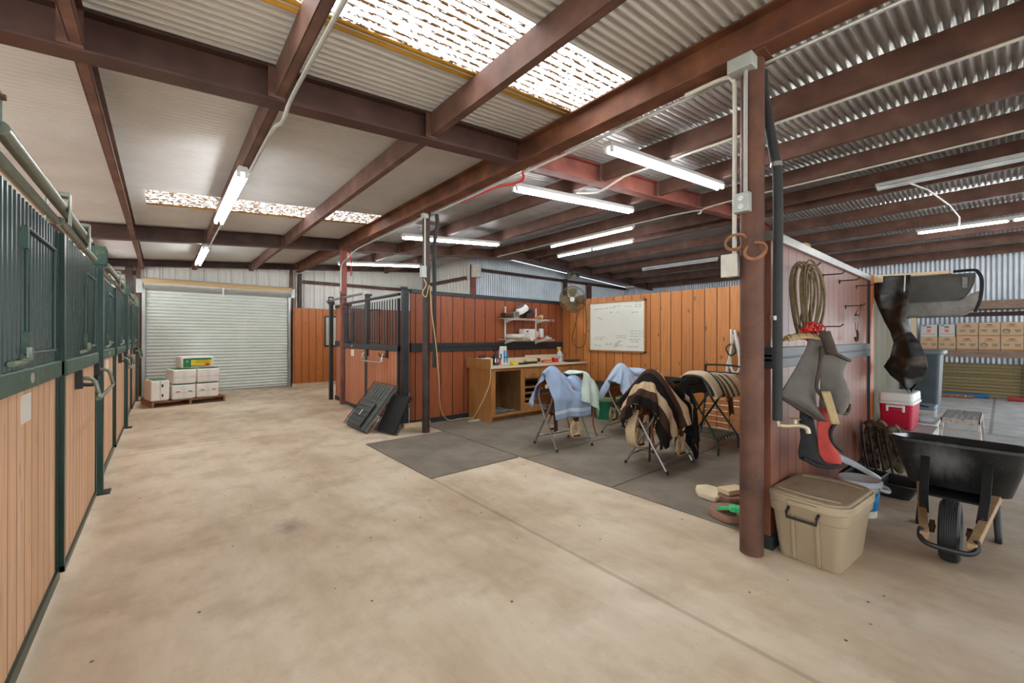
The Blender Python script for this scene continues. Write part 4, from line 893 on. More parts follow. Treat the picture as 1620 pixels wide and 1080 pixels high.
MB().sup((0, 0, .065), .3, .1, .05, .35).build('brush_back', M['lumber'], t); MB().box(-.15, .13, -.045, .045, 0, .045).build('bristles', M['rack_green'], t)
for x, lab in ((6.05, 'brown cup before the raised back edge, nearer the brush'), (6.5, 'brown cup behind the clear spray bottle')):
    t = thing('cup', lab, 'cup', (x, 6.3, Z), 'brown cups on the worktop', False)
    MB().lathe([(0, 0), (.035, 0), (.04, .07), (.036, .07), (.034, .01), (0, .01)]).build('cup_body', M['leather_dk'], t)
t = thing('tool_holder', 'red plastic tool holder with white stripe on the worktop', 'tool holder', (5.98, 5.98, Z), None, False)
MB().rbox((0, 0, .025), .26, .09, .05, .02).build('holder', M['redprint'], t); q = MB(); q.box(-.13, .1, -.047, -.044, .02, .032); q.build('white_stripe', M['white'], t); MB().tube([(-.05, 0, .06), (.14, .01, .06)], .012, 8).build('yellow_handle', M['yellowprint'], t)
one(MB().rbox((6.22, 5.98, Z+.04), .13, .09, .08, .02), 'red_case', 'small red case beside the red tool holder', 'case', M['redprint'], bevel=.005)
one(MB().sup((6.6, 5.86, Z+.025), .42, .2, .05, .5, jit=.06), 'saddle_bag', 'flattened brown leather bag on the worktop corner', 'leather bag', M['leather_dk'])
one(MB().tube(smooth_path([(5.18, 6.36, 1.45), (5.15, 6.34, 1.3), (5.1, 6.3, 1.15), (5.08, 6.2, Z+.05), (5.03, 6.1, Z+.03)], 5), .009, 6), 'blue_lead', 'blue cord hanging from the lower wire shelf', 'cord', M['navy'])
one(MB().tube(smooth_path([(4.5, 5.9, .14), (4.7, 5.85, .14), (4.95, 6.0, .14), (4.9, 6.2, .14), (4.65, 6.2, .14), (4.55, 6.0, .15), (4.75, 5.95, .15), (5.0, 5.85, .15)], 5), .012, 6), 'cable_coil', 'loose cable coil lying inside the open cabinet bay', 'cable', M['greybox'])
lathe_parts('can', 'small yellow can standing inside the open cabinet bay', 'can', (4.52, 6.15, .125), [('can_body', [(0, 0), (.045, 0), (.045, .12), (0, .12)], 'yellowprint'), ('can_lid', [(0, .12), (.04, .12), (.04, .13), (0, .13)], 'black')])
one(MB().box(4.1, 4.32, 5.98, 6.06, 0, .04), 'power_strip', 'cream power strip lying at the cabinet foot', 'power strip', M['offwhite'], bevel=.006)
one(MB().tube(smooth_path([(4.3, 5.66, CT-.03), (4.28, 5.66, .7), (4.2, 5.75, .4), (4.12, 5.9, .12), (4.1, 6.02, .03)], 6), .008, 6), 'power_cable', 'cream power cord falling from the worktop corner', 'cord', M['straw'])
# ------------------------------------------------------------------ wire shelves on the redwood partition
t = thing('shelf_standard', 'pair of white slotted uprights on the redwood partition', 'shelf bracket', (5.6, 6.4, 1.36))
for x in (5.22, 6.06): MB().box(x-.014, x+.014, 6.385, 6.405, 1.36, 2.11).build('upright', M['white'], t)
for z in (1.455, 1.865):
    for x in (5.22, 6.06):
        q = MB(); q.prism([(0, 0), (-.29, 0), (-.29, -.012), (0, -.075)], (x-.006, 6.39, z-.012), (0, 1, 0), (0, 0, 1), (.012, 0, 0)); q.build('bracket', M['white'], t)
def wire_shelf(z, label):
    t = thing('wire_shelf', label, 'wire shelf', (5.66, 6.24, z-.01))
    q = MB()
    for k in range(24): x = 5.04+1.26*k/23; q.tube([(x, 6.38, z), (x, 6.09, z)], .0028, 5, cap=False)
    q.build('wire_deck', M['offwhite'], t)
    q = MB()
    for y in (6.09, 6.24, 6.38): q.tube([(5.03, y, z-.004), (6.31, y, z-.004)], .005, 6)
    q.tube([(5.03, 6.09, z-.03), (6.31, 6.09, z-.03)], .005, 6)
    for k in range(9): x = 5.04+1.26*k/8; q.tube([(x, 6.09, z), (x, 6.09, z-.03)], .003, 5)
    q.build('wire_edge', M['offwhite'], t)
wire_shelf(1.865, 'upper white wire shelf holding riding helmets'); wire_shelf(1.455, 'lower white wire shelf holding rags and a white jar')
Z = 1.875
one(MB().sup((5.14, 6.25, Z+.05), .2, .2, .1, .45, jit=.05), 'leather_case', 'dark brown leather case at the end of the upper shelf', 'case', M['leather_dk'])
t = thing('small_crate', 'grey slatted crate beside the leather case', 'crate', (5.31, 6.22, Z), None, False)
q = MB(); q.rbox((0, 0, .06), .13, .16, .12, .012); q.build('crate_body', M['pad_fleece'], t); q = MB()
for z in (.035, .065, .09): q.box(-.045, .045, -.083, -.079, z, z+.014)
q.build('slot', M['black'], t)
def helmet(label, loc, shell, top, a, sc=1.0, rz=0):
    t = thing('riding_helmet', label, 'helmet', loc, 'riding helmets on the upper shelf', False, rz)
    R = Matrix.Rotation(a, 3, 'Y')
    def dome(th0, th1, r):
        m = MB(); m.grid(lambda u, v: tuple(R @ Vector((r*1.18*math.sin(th0+(th1-th0)*v)*math.cos(2*PI*u), r*.95*math.sin(th0+(th1-th0)*v)*math.sin(2*PI*u), r*math.cos(th0+(th1-th0)*v)))+Vector((0, 0, .12))), 28, 8); return m
    dome(.75, 1.75, .125*sc).build('shell', M[shell], t, smooth=180, solid=.008); dome(0, .75, .128*sc).build('crown', M[top], t, smooth=180)
    q = MB(); q.tube([tuple(R @ Vector((-.12*sc, y, -.03))+Vector((0, 0, .12))) for y in (-.06, 0, .06)], .012, 6); q.build('peak', M[top], t)
    return t
helmet('white and dark riding helmet tilted on the upper shelf', (5.5, 6.2, Z+.03), 'white', 'pad_felt', -.55, 1.0)
helmet('black riding helmet behind the dark visor on the upper shelf', (5.74, 6.28, Z-.02), 'black_cloth', 'black_cloth', .4, .9)
one(MB().prism([(0, 0), (.2, .03), (.26, .14), (.02, .1)], (5.58, 6.16, Z), (1, 0, 0), (0, 0, 1), (0, .13, 0)), 'dark_visor', 'dark brown visor wedge propped before the black helmet', 'visor', M['leather_dk'], bevel=.01)
one(MB().sup((6.02, 6.2, Z+.045), .1, .1, .085, .8), 'twine_ball', 'tan ball of twine on the upper shelf end', 'ball', M['straw'])
one(MB().sup((5.9, 6.18, Z+.025), .08, .06, .05, .8), 'orange_ball', 'small orange object beside the twine ball', 'ball', M['boxorange'])
one(MB().tube(smooth_path([(6.08, 6.2, Z+.01), (6.16, 6.12, Z+.01), (6.18, 6.06, 1.83), (6.18, 6.06, 1.75)], 4)+[Vector((6.18, 6.06, 1.73))], [.006]*14, 6), 'black_strap', 'black strap dangling off the upper shelf', 'strap', M['black'])
Z = 1.465
one(MB().sup((5.32, 6.22, Z+.05), .4, .24, .1, .6, jit=.08), 'paper_sack', 'crumpled cream paper sack on the lower shelf', 'sack', M['offwhite'])
q = MB(); q.grid(lambda u, v: (5.45+.28*u, 6.12+.06*math.sin(6*u)*v, Z+.16-.17*v+.03*math.sin(11*u+3*v)), 20, 10)
one(q, 'rag', 'white rag draped over the lower shelf edge', 'rag', M['rag'], solid=.006, smooth=180)
t = thing('carton', 'white carton with dark opening on the lower shelf', 'box', (5.7, 6.26, Z), None, False)
MB().box(-.14, .12, -.1, .1, 0, .2).build('carton_body', M['white'], t); MB().box(-.12, -.02, -.102, -.098, .12, .16).build('opening', M['black'], t)
one(MB().sup((5.87, 6.2, Z+.08), .13, .14, .16, .7), 'cloth_bundle', 'tan cloth bundle beside the white carton', 'bundle', M['card'])
lathe_parts('jar', 'white jar with red lid standing upside down on the lower shelf', 'jar', (6.03, 6.2, Z), [('lid', [(0, 0), (.055, 0), (.055, .03), (0, .03)], 'redprint'), ('jar_body', [(0, .03), (.05, .03), (.055, .06), (.055, .2), (.03, .215), (0, .215)], 'clear')])
t = lathe_parts('tape_roll', 'grey tape roll on a pale dish at the lower shelf end', 'tape', (6.2, 6.2, Z), [('dish', [(0, 0), (.1, 0), (.11, .03), (0, .03)], 'offwhite'), ('roll', [(.025, .03), (.05, .03), (.05, .065), (.025, .065)], 'elec')])
# ------------------------------------------------------------------ whiteboard and fans
t = thing('whiteboard', 'framed whiteboard with faint handwriting on the pine partition', 'whiteboard', (6.89, 4.96, 1.21))
MB().box(6.88, 6.9, 4.31, 5.6, 1.23, 2.2).build('panel', M['whiteboard'], t)
q = MB(); q.box(6.865, 6.9, 4.285, 4.315, 1.21, 2.22); q.box(6.865, 6.9, 5.595, 5.625, 1.21, 2.22); q.box(6.865, 6.9, 4.285, 5.625, 2.19, 2.22); q.box(6.865, 6.9, 4.285, 5.625, 1.21, 1.24); q.build('frame', M['oak'], t)
q = MB(); rr = random.Random(3)
def scribble(y, z, w, h, k):
    pts = []; 
    for i in range(k): pts.append((6.8785, y-w*i/k, z+h*rr.uniform(-.5, .5)))
    q.tube(pts, .0022, 4, cap=False)
for (y, z, n) in ((5.5, 2.08, 3), (5.2, 2.09, 3), (5.0, 2.12, 2), (4.75, 2.1, 2), (4.52, 2.17, 2), (4.52, 2.12, 2), (4.52, 2.08, 2), (4.6, 1.98, 2), (5.4, 1.9, 1), (5.35, 1.87, 1), (5.1, 2.0, 1), (4.95, 2.0, 1), (4.62, 1.62, 4), (4.62, 1.57, 4), (4.62, 1.52, 4), (4.64, 1.46, 3), (4.6, 1.42, 2), (4.95, 1.53, 3), (4.95, 1.49, 3), (4.88, 1.43, 1), (5.45, 1.5, 3), (5.5, 1.46, 3), (5.48, 1.34, 1), (5.38, 1.33, 1), (5.2, 1.36, 2), (4.95, 1.34, 2), (4.7, 1.32, 3)):
    for k in range(n): scribble(y-k*.085, z, .07, .022, 12)
for k in range(5): q.tube([(6.8785, 5.02-k*.02, 1.3), (6.8785, 4.92-k*.02, 1.42)], .0018, 4, cap=False)
q.build('marker_writing', M['ink'], t)
def fan(label, ctr, nrm, r, depth, blades, cage, blade, drum=None, wall=None):
    t = thing('wall_fan', label, 'fan', ctr); A = Vector(nrm).normalized(); C_ = Vector(ctr); U = Vector((0, 0, 1)).cross(A).normalized(); V = A.cross(U)
    P = lambda a, rr_, z: C_+(U*math.cos(a)+V*math.sin(a))*rr_+A*z
    q = MB()
    for z in (-depth/2, 0, depth/2): q.tube([P(2*PI*k/36, r*(1 if z == 0 else .96), z) for k in range(36)], .006, 6, closed=True)
    for s in (-1, 1):
        for k in range(44): a = 2*PI*k/44; q.tube([P(a, r, 0), P(a, r*.9, s*depth*.48), P(a, r*.3, s*depth*.6)], .0022, 4, cap=False)
        q.tube([P(2*PI*k/24, r*.6, s*depth*.56) for k in range(24)], .003, 5, closed=True)
    q.build('cage', M[cage], t)
    for k in range(blades):
        a0 = 2*PI*k/blades; m = MB()
        m.grid(lambda u, v: P(a0+(-.5+u)*(1.15-.3*v), r*(.16+.7*v), (u-.5)*depth*.5*(1-.3*v)), 8, 6); m.build('blade', M[blade], t, solid=.004, smooth=180)
    MB().lathe([(0, 0), (r*.19, 0), (r*.18, .02), (0, .03)], C_+A*depth*.58, A, 20).build('badge', M['white'], t)
    MB().lathe([(0, -.08), (r*.22, -.08), (r*.24, .04), (0, .05)], C_-A*depth*.3, A, 18).build('motor', M['pad_felt'], t)
    if wall: q = MB(); q.tube([C_-A*depth*.5, Vector(wall)], .018, 8); q.build('wall_arm', M['pad_felt'], t)
    if drum: MB().lathe([(r, -depth), (r*1.02, -depth*.1), (r*.98, -depth*.1), (r*.96, -depth)], C_, A, 30).build('drum', M[drum], t)
    return t
fan('large dusty wall fan with wire cage at the partition corner', (6.72, 5.95, 2.31), (-.78, -.62, -.08), .28, .14, 4, 'fanmetal', 'fanblade', None, (6.93, 6.42, 2.3))
fan('small round fan with blue-grey drum high on the rear wall', (11.9, 10.45, 3.98), (-.78, -.62, -.1), .27, .3, 4, 'offwhite', 'offwhite', 'greybox', (11.84, 10.8, 3.9))
one(MB().tube(smooth_path([(6.86, 5.9, 2.1), (6.88, 6.0, 1.8), (6.88, 6.1, 1.45), (6.88, 5.95, 1.28), (6.88, 5.78, 1.32), (6.88, 5.72, 1.5), (6.88, 5.71, 2.0), (6.85, 5.75, 2.4)], 6), .007, 6), 'fan_cable', 'dark cord looping down beneath the large wall fan', 'cord', M['trim_brown'])
q = MB(); q.tube(smooth_path([(6.83, 2.75, 1.63), (6.8, 2.74, 1.3), (6.8, 2.8, .98), (6.8, 2.7, .92), (6.8, 2.62, 1.0), (6.82, 2.63, 1.3), (6.84, 2.7, 1.62), (6.82, 2.66, 1.4), (6.8, 2.6, 1.05), (6.8, 2.68, .95), (6.8, 2.75, 1.1), (6.83, 2.72, 1.55)], 6), .022, 8)
one(q, 'cotton_rope', 'looped white cotton rope hanging beside the rusty post', 'rope', M['cotton_rope'], smooth=180)
one(MB().tube(smooth_path([(6.78, 2.74, 1.4), (6.76, 2.8, 1.33), (6.77, 2.74, 1.22), (6.77, 2.66, 1.28), (6.78, 2.7, 1.4)], 5), .012, 6), 'green_rope', 'green rope knot around the white cotton rope', 'rope', M['rack_green'], smooth=180)
# ------------------------------------------------------------------ green tub and bags
t = thing('feed_tub', 'green plastic tub with dusty rim behind the saddle racks', 'tub', (6.27, 4.72, .013), None, False)
MB().lathe([(0, 0), (.2, 0), (.25, .34), (.24, .34), (.19, .02), (0, .02)], n=36).build('tub_body', M['tub_green'], t)
MB().lathe([(.245, .33), (.28, .335), (.285, .385), (.25, .39), (.235, .36)], n=36).build('rim', M['tub_rim'], t)
q = MB(); q.box(-.29, -.265, -.07, .07, .3, .335); q.build('grip', M['tub_rim'], t, bevel=.006)
one(MB().sup((6.6, 5.15, .33), .5, .6, .62, .55, jit=.05), 'refuse_sack', 'black refuse sack slumped between cabinet and green tub', 'sack', M['blackbag'], smooth=180)
# ------------------------------------------------------------------ saddle racks, saddles and their covers
def rack(label, loc, rz, mat='steel', L=.62, W=.54, H=.80):
    t = thing('saddle_rack', label, 'saddle rack', loc, None, False, rz)
    for sx in (-1, 1):
        for sy in (-1, 1):
            x = sx*L/2
            q = MB(); q.tube(smooth_path([(x+.02*sy, sy*W/2, .015), (x+.02*sy, sy*W*.25, H*.28), (x+.02*sy, 0, H*.55), (x+.02*sy, -sy*.10, H*.76), (x+.02*sy, -sy*.125, H*.9), (x+.02*sy, -sy*.10, H*.985), (x+.02*sy, -sy*.04, H)], 4), .0125, 8)
            lg = q.build('leg', M[mat], t)
            MB().tube([(x+.02*sy, sy*W/2+sy*.003, 0), (x+.02*sy, sy*W/2-sy*.008, .035)], .016, 8).build('rubber_foot', M['black'], lg)
    for sy in (-1, 1):
        MB().tube([(-L/2+.02*sy, sy*W*.43, .11), (L/2+.02*sy, sy*W*.43, .11)], .011, 8).build('crossbar', M[mat], t)
        MB().tube([(-L/2, sy*.11, H*.9), (L/2, sy*.11, H*.9)], .013, 8).build('top_bar', M[mat], t)
    return t
def sstep(x, a, b):
    t = max(0, min(1, (x-a)/(b-a))); return t*t*(3-2*t)
def ridge(x):       # saddle profile: horn, swell, seat, cantle
    return .94+.14*math.exp(-((x+.20)/.075)**2)+.07*math.exp(-((x-.23)/.10)**2)-.10*sstep(x, -.24, -.42)-.09*sstep(x, .30, .46)
def halfw(x): return .035+.15*sstep(x+.20, .02, .26)+.04*sstep(-x-.20, .05, .3)
WMAX = .36
def drape(R, Wd, s0, s1, t0, t1, flare=.2, amp=.03, k=16, ph=0.0, nu=34, nv=40, skew=0.0, dome=.22):
    """cloth over a ridge along x: S runs along the ridge, T across it by length"""
    m = MB()
    def fn(u, v):
        s = s0+(s1-s0)*u; t = t0+(t1-t0)*v; x = s+skew*t; w = Wd(x); z = R(x); sg = 1 if t > 0 else -1; a = abs(t)
        if a < w: return (x, t, z-dome*a*a/max(w, .05)*.6)
        d = a-w; z0 = z-dome*w*.6; f = min(1, d/.28); Y_ = max(.06, WMAX-w); out = Y_*(1-math.exp(-d*flare/Y_))
        fo = amp*f*math.sin(k*x+ph+sg*.9)+amp*.5*f*math.sin(k*.47*x+2.1*ph+2.3*d)
        return (x+.12*f*amp*math.cos(k*x+ph)/.03*.3, sg*(w+out+fo), z0-d*(.90+.1*f)*(.93))
    return m.grid(fn, nu, nv)
def saddle(label, loc, rz, cinch=False, extra=False):
    t = thing('western_saddle', label, 'saddle', loc, None, False, rz)
    drape(lambda x: .878+.06*math.exp(-((x+.19)/.07)**2)+.075*math.exp(-((x-.25)/.08)**2), lambda x: .12, -.27, .32, -.17, .17, .35, 0, nu=24, nv=16).build('seat', M['leather'], t, smooth=180, solid=.012)
    q = MB(); q.lathe([(0, 0), (.02, 0), (.018, .05), (.026, .06), (.026, .07), (0, .075)], (-.2, 0, .985)); q.build('horn', M['leather_dk'], t)
    for sy in (-1, 1):
        m = MB(); m.grid(lambda u, v: (-.33+.70*u+.03*math.sin(PI*v), sy*(.12+.10*v+.02*math.sin(PI*v)), .87-(.30+.04*math.sin(PI*u))*v), 18, 8); m.build('skirt', M['leather'], t, smooth=180, solid=.01)
        m = MB(); m.grid(lambda u, v: (-.09+.06*v+(.17-.09*v)*u, sy*(.185+.09*v-.02*v*v), .82-.44*v), 6, 10); fd = m.build('fender', M['leather'], t, smooth=180, solid=.008)
        bx = 0.0; q = MB(); q.box(bx-.035, bx+.035, sy*.255-.022, sy*.255+.022, .365, .405); q.build('stirrup_strap', M['leather_dk'], fd)
        q = MB(); yy = sy*.255
        q.tube(smooth_path([(bx-.02, yy, .37), (bx-.062, yy, .30), (bx-.068, yy, .22), (bx-.03, yy, .175), (bx+.03, yy, .175), (bx+.068, yy, .22), (bx+.062, yy, .30), (bx+.02, yy, .37)], 4), .017, 8, flat=1.7); q.build('stirrup', M['rawhide'], t)
        q = MB(); q.box(bx-.05, bx+.05, yy-.035, yy+.035, .165, .185); q.build('stirrup_tread', M['leather_dk'], t)
        q = MB(); q.tube(smooth_path([(.30, sy*.24, .7), (.31, sy*.27, .5), (.31, sy*.27, .3), (.37, sy*.28, .12)], 5), .016, 6, flat=.25); q.build('tie_strap', M['leather'], t)
    m = MB(); m.grid(lambda u, v: (-.30+.06*u, -.16+.01*math.sin(5*v), .66-.42*v), 3, 12); m.build('latigo', M['leather_dk'], t, solid=.006)
    q = MB(); q.lathe([(0, 0), (.03, 0), (.03, .006), (.02, .008), (0, .009)], (-.335, -.06, .83), (-1, -.2, .2), 16); q.build('concho', M['brass'], t)
    if cinch:
        m = MB(); m.grid(lambda u, v: (-.42+.10*v*v*0-.04*math.sin(PI*v), .05-.02*v+.12*u, .66-.52*v), 4, 14)
        m.v = [(-.36-.10*math.sin(PI*min(1, (.66-z)/.5))+.28*sstep(.66-z, .38, .54), y, z) for x, y, z in m.v]; m.build('cinch', M['cinch'], t, smooth=180, solid=.012)
        q = MB(); q.tube([(-.33+.0*k, .1+.06*math.cos(k), .66+.05*math.sin(k)) for k in [2*PI*i/14 for i in range(14)]], .007, 6, closed=True); q.build('cinch_ring', M['chrome'], t)
        m = MB(); m.grid(lambda u, v: (-.20+.03*u, .02, .6-.55*v), 2, 8); m.build('cinch_strap', M['leather_dk'], t, solid=.006)
    return t
R1, R2, R3, R4 = (4.25, 3.93, .013), (5.55, 3.78, .013), (4.50, 2.62, .013), (5.64, 2.58, .013)
import numpy as np
CAPS = [((-.26, 0, .75), (.36, 0, .75), .175), ((-.30, -.15, .66), (.34, -.15, .66), .10), ((-.30, .15, .66), (.34, .15, .66), .10), ((-.19, -.10, .92), (-.19, .10, .92), .06),
        ((-.19, 0, .88), (-.19, 0, .94), .125), ((-.195, 0, .95), (-.195, 0, 1.0), .09), ((-.2, 0, .98), (-.2, 0, 1.045), .062), ((.25, -.13, .92), (.25, .13, .92), .075), ((0, -.25, .68), (0, -.25, .35), .05), ((0, .25, .68), (0, .25, .35), .05)]
def cloth(w, l, ctr, ang, cell=.022, steps=200, iters=14, bend=.25, thick=.012, caps=CAPS, z0=1.16, seed=1, bulge=0.0):
    """lay a rectangular cloth (w along x, l along y) over the saddle and let it fall to rest"""
    nx, ny = int(w/cell)+1, int(l/cell)+1; rg = np.random.default_rng(seed)
    X, Y = np.meshgrid(np.linspace(-w/2, w/2, nx), np.linspace(-l/2, l/2, ny), indexing='ij')
    P = np.stack([ctr[0]+X*math.cos(ang)-Y*math.sin(ang), ctr[1]+X*math.sin(ang)+Y*math.cos(ang), np.full_like(X, z0)+rg.normal(0, .004, X.shape)], -1); V = P.copy()
    dx, dy = w/(nx-1), l/(ny-1); C_ = []
    for p in (0, 1):
        C_ += [((slice(p, nx-1, 2), slice(None)), (slice(p+1, nx, 2), slice(None)), dx, 1.0), ((slice(None), slice(p, ny-1, 2)), (slice(None), slice(p+1, ny, 2)), dy, 1.0)]
        C_ += [((slice(p, nx-1, 2), slice(0, ny-1)), (slice(p+1, nx, 2), slice(1, ny)), math.hypot(dx, dy), .35), ((slice(p, nx-1, 2), slice(1, ny)), (slice(p+1, nx, 2), slice(0, ny-1)), math.hypot(dx, dy), .35)]
    for p in range(4):
        C_ += [((slice(p, nx-2, 4), slice(None)), (slice(p+2, nx, 4), slice(None)), 2*dx, bend), ((slice(None), slice(p, ny-2, 4)), (slice(None), slice(p+2, ny, 4)), 2*dy, bend)]
    A = [np.array(a) for a, b, r in caps]; B = [np.array(b)-np.array(a) for a, b, r in caps]; R_ = [r+thick for a, b, r in caps]
    for st in range(steps):
        vel = (P-V)*.93; V = P.copy(); P = P+vel; P[..., 2] -= 9.8/3600*.6
        for it in range(iters):
            for a, b, r, k in C_:
                pa, pb = P[a], P[b]
                n = min(pa.shape[0], pb.shape[0]), min(pa.shape[1], pb.shape[1]); pa, pb = pa[:n[0], :n[1]], pb[:n[0], :n[1]]
                d = pb-pa; L = np.sqrt((d*d).sum(-1, keepdims=True))+1e-9; q = d*(.5*k*(1-r/L)); pa += q; pb -= q
            if it % 3 == 2:
                for a, bb, r in zip(A, B, R_):
                    t = np.clip(((P-a)@bb)/(bb@bb), 0, 1)[..., None]; d = P-(a+t*bb); L = np.sqrt((d*d).sum(-1, keepdims=True))+1e-9; hit = L < r
                    if hit.any():
                        N = d/L; Q = a+t*bb+N*r; de = Q-V; Q = Q-(de-(de*N).sum(-1, keepdims=True)*N)*.7; P = np.where(hit, Q, P)
    m = MB(); m.grid(lambda u, v: tuple(P[min(nx-1, round(u*(nx-1))), min(ny-1, round(v*(ny-1)))]), nx-1, ny-1); return m, nx-1, ny-1
def cover(mb, name, label, cat, mat, R, rz, solid=.006, band=None):
    """a cloth given in the rack's own axes, brought to where the rack stands"""
    mb, nx, ny = mb; co, si = math.cos(rz), math.sin(rz)
    mb.v = [(R[0]+x*co-y*si, R[1]+x*si+y*co, z) for x, y, z in mb.v]
    o = one(mb, name, label, cat, mat, smooth=180, sub=1)
    q = o.modifiers.new('solid', 'SOLIDIFY'); q.thickness = solid; q.offset = 1
    if band:
        for p in o.data.polygons:
            j = (p.index % ny)/ny
            if band[0] < j < band[1] or 1-band[1] < j < 1-band[0]: p.material_index = 1
    return o
rack('folding steel saddle rack under the blue and mint towels', R1, -.12)
saddle('tan leather saddle under the blue and mint towels', R1, -.12)
cover(cloth(.68, 1.28, (-.09, -.03), .24, seed=3), 'towel', 'pale blue towel peaked over a saddle horn', 'towel', [M['towel_blue'], M['towel_band']], R1, -.12, .006, (.05, .085))
cover(cloth(.58, 1.02, (.37, -.03), .10, thick=.024, bend=.6, seed=4), 'towel', 'mint fleece towel over the saddle back beside the blue one', 'towel', M['towel_green'], R1, -.12, .01)
rack('folding steel saddle rack under the faded blue sheet', R2, .10)
saddle('leather saddle hidden beneath the faded blue sheet', R2, .10)
cover(cloth(1.08, 1.06, (.0, .0), .12, seed=5, bend=.15), 'sheet', 'faded blue sheet draped over the saddle before the pine wall', 'cloth', M['sheet_blue'], R2, .10)
rack('folding steel saddle rack under the striped wool blanket', R3, .03)
saddle('brown western saddle with cream cinch under the striped blanket', R3, .03, cinch=True)
cover(cloth(.80, 1.34, (.38, -.06), -.08, thick=.014, bend=.8, seed=6), 'felt_pad', 'black wool felt pad over the back of the striped saddle', 'saddle pad', M['felt'], R3, .03, .012)
cover(cloth(.84, 1.24, (-.18, -.06), .2, thick=.032, bend=.8, seed=7), 'saddle_blanket', 'brown, cream and black striped wool blanket on the front saddle', 'blanket', M['serape'], R3, .03, .014)
# green rack with woven pad
t = thing('saddle_rack', 'dark green tubular saddle rack with wire bottom shelf', 'saddle rack', R4, None, False, .0)
for sx in (-1, 1):
    for sy in (-1, 1):
        q = MB(); q.tube(smooth_path([(sx*.31, sy*.28, .0), (sx*.31, sy*.28, .12), (sx*.29, sy*.22, .25), (sx*.24, -sy*.02, .60), (sx*.22, -sy*.12, .78), (sx*.22, -sy*.13, .86)], 5), .0145, 8); q.build('leg', M['rack_green'], t)
for sy in (-1, 1):
    MB().tube([(-.31, sy*.24, .2), (.31, sy*.24, .2)], .011, 8).build('crossbar', M['rack_green'], t)
    MB().tube([(-.3, sy*.12, .84), (.3, sy*.12, .84)], .013, 8).build('top_bar', M['rack_green'], t)
q = MB()
for k in range(9): x = -.28+.07*k; q.tube([(x, -.26, .2), (x, .26, .2)], .005, 6)
for k in range(7): x = -.27+.09*k; q.tube([(x, -.25, .2), (x+.015, -.27, .165), (x+.03, -.25, .2)], .006, 5)
q.build('wire_shelf', M['rack_green'], t)
t = thing('english_saddle', 'dark grey saddle with hanging strap under the woven pad', 'saddle', R4, None, False, .0)
rr4 = lambda x: .96+.05*math.exp(-((x+.25)/.14)**2)-.03*sstep(x, .2, .45)
m = drape(rr4, lambda x: .10, -.36, .42, -.36, .36, .6, .0, nu=22, nv=18); m.build('saddle_body', M['pad_felt'], t, smooth=180, solid=.03)
for sy in (-1, 1):
    m = MB(); m.grid(lambda u, v: (.0+.14*u, sy*(.26+.03*v), .80-.34*v+.03*math.sin(PI*u)*v), 6, 10); m.build('strap_loop', M['leather_dk'], t, smooth=180, solid=.008)
    q = MB(); q.tube([(-.05+.022*math.cos(a), sy*.285, .70+.05*math.sin(a)) for a in [2*PI*i/12 for i in range(12)]], .006, 6, closed=True); q.build('stirrup_ring', M['chrome'], t)
cover((drape(lambda x: rr4(x)+.035, lambda x: .12, -.40, .56, -.40, .40, 1.1, .008, 10, .3), 34, 40), 'woven_pad', 'southwestern woven saddle pad on the dark green rack', 'saddle pad', M['navajo'], R4, .0, .022)
t = thing('wire_stand', 'black tube stand with wire back leaning by the pine wall', 'stand', (6.55, 2.72, 0))
q = MB(); q.tube(smooth_path([(6.45, 3.05, .013), (6.6, 3.05, .5), (6.62, 3.05, 1.0), (6.6, 3.0, 1.07), (6.6, 2.6, 1.07), (6.62, 2.4, 1.02)], 5), .015, 8); q.tube([(6.45, 2.4, .013), (6.6, 2.4, .5), (6.62, 2.4, 1.0)], .015, 8); q.tube([(6.6, 3.05, .96), (6.6, 2.4, .96)], .013, 8); q.build('frame', M['black'], t)
q = MB()
for k in range(7): z = .12+.085*k; q.tube([(6.50+.02*k, 3.05, z), (6.50+.02*k, 2.4, z)], .005, 5)
q.build('wire_back', M['steel'], t)

# ------------------------------------------------------------------ stones and broom by the post
q = MB(); q.prism([(0, 0), (.22, -.04), (.40, .04), (.42, .17), (.30, .24), (.18, .22), (.04, .16)], (3.80, 1.66, .013), (.72, .1, 0), (-.1, 1, 0), (0, 0, .05)); one(q, 'limestone_slab', 'flat pale limestone slab lying on the rubber mat', 'stone', M['stone'], bevel=.012)
for (x, y, z, r, lab) in ((3.60, 1.46, .013, .15, 'scalloped red-brown paver under the green broom'), (3.95, 1.60, .013, .10, 'smaller red-brown paver behind the scalloped one')):
    q = MB(); q.lathe([(0, 0), (r, 0), (r*1.03, .03), (r, .06), (0, .06)], (x, y, z), n=28); q.v = [(x+(vx-x)*(1+.06*math.sin(6*math.atan2(vy-y, vx-x))), y+(vy-y)*(1+.06*math.sin(6*math.atan2(vy-y, vx-x))), vz) for vx, vy, vz in q.v]; one(q, 'paver', lab, 'paver', M['brick'], bevel=.006)
one(MB().obox((4.0, 1.60, .10), (.10, -.04, 0), (.02, .06, 0), (0, 0, .022)), 'wood_block', 'pale wood block resting on the smaller paver', 'wood block', M['lumber'], bevel=.004)
t = thing('broom', 'bright green broom head half hidden behind the rusty post', 'broom', (3.5, 1.38, .075))
for k in range(26):
    a = -.35+.7*k/25; q = MB(); x0, y0 = 3.43, 1.33
    q.tube([(x0, y0+.05*(k/25-.5), .16), (x0+.20*math.cos(a+.9), y0+.2*math.sin(a+.9), .085+.004*(k % 5))], .006, 5); 
    if k == 0: acc = MB()
    addm(acc, q)
acc.build('bristles', M['broom'], t)
q = MB(); q.obox((3.43, 1.33, .165), (.03, .02, 0), (-.03, .05, 0), (0, 0, .02)); q.build('broom_head', M['broom'], t, bevel=.006)

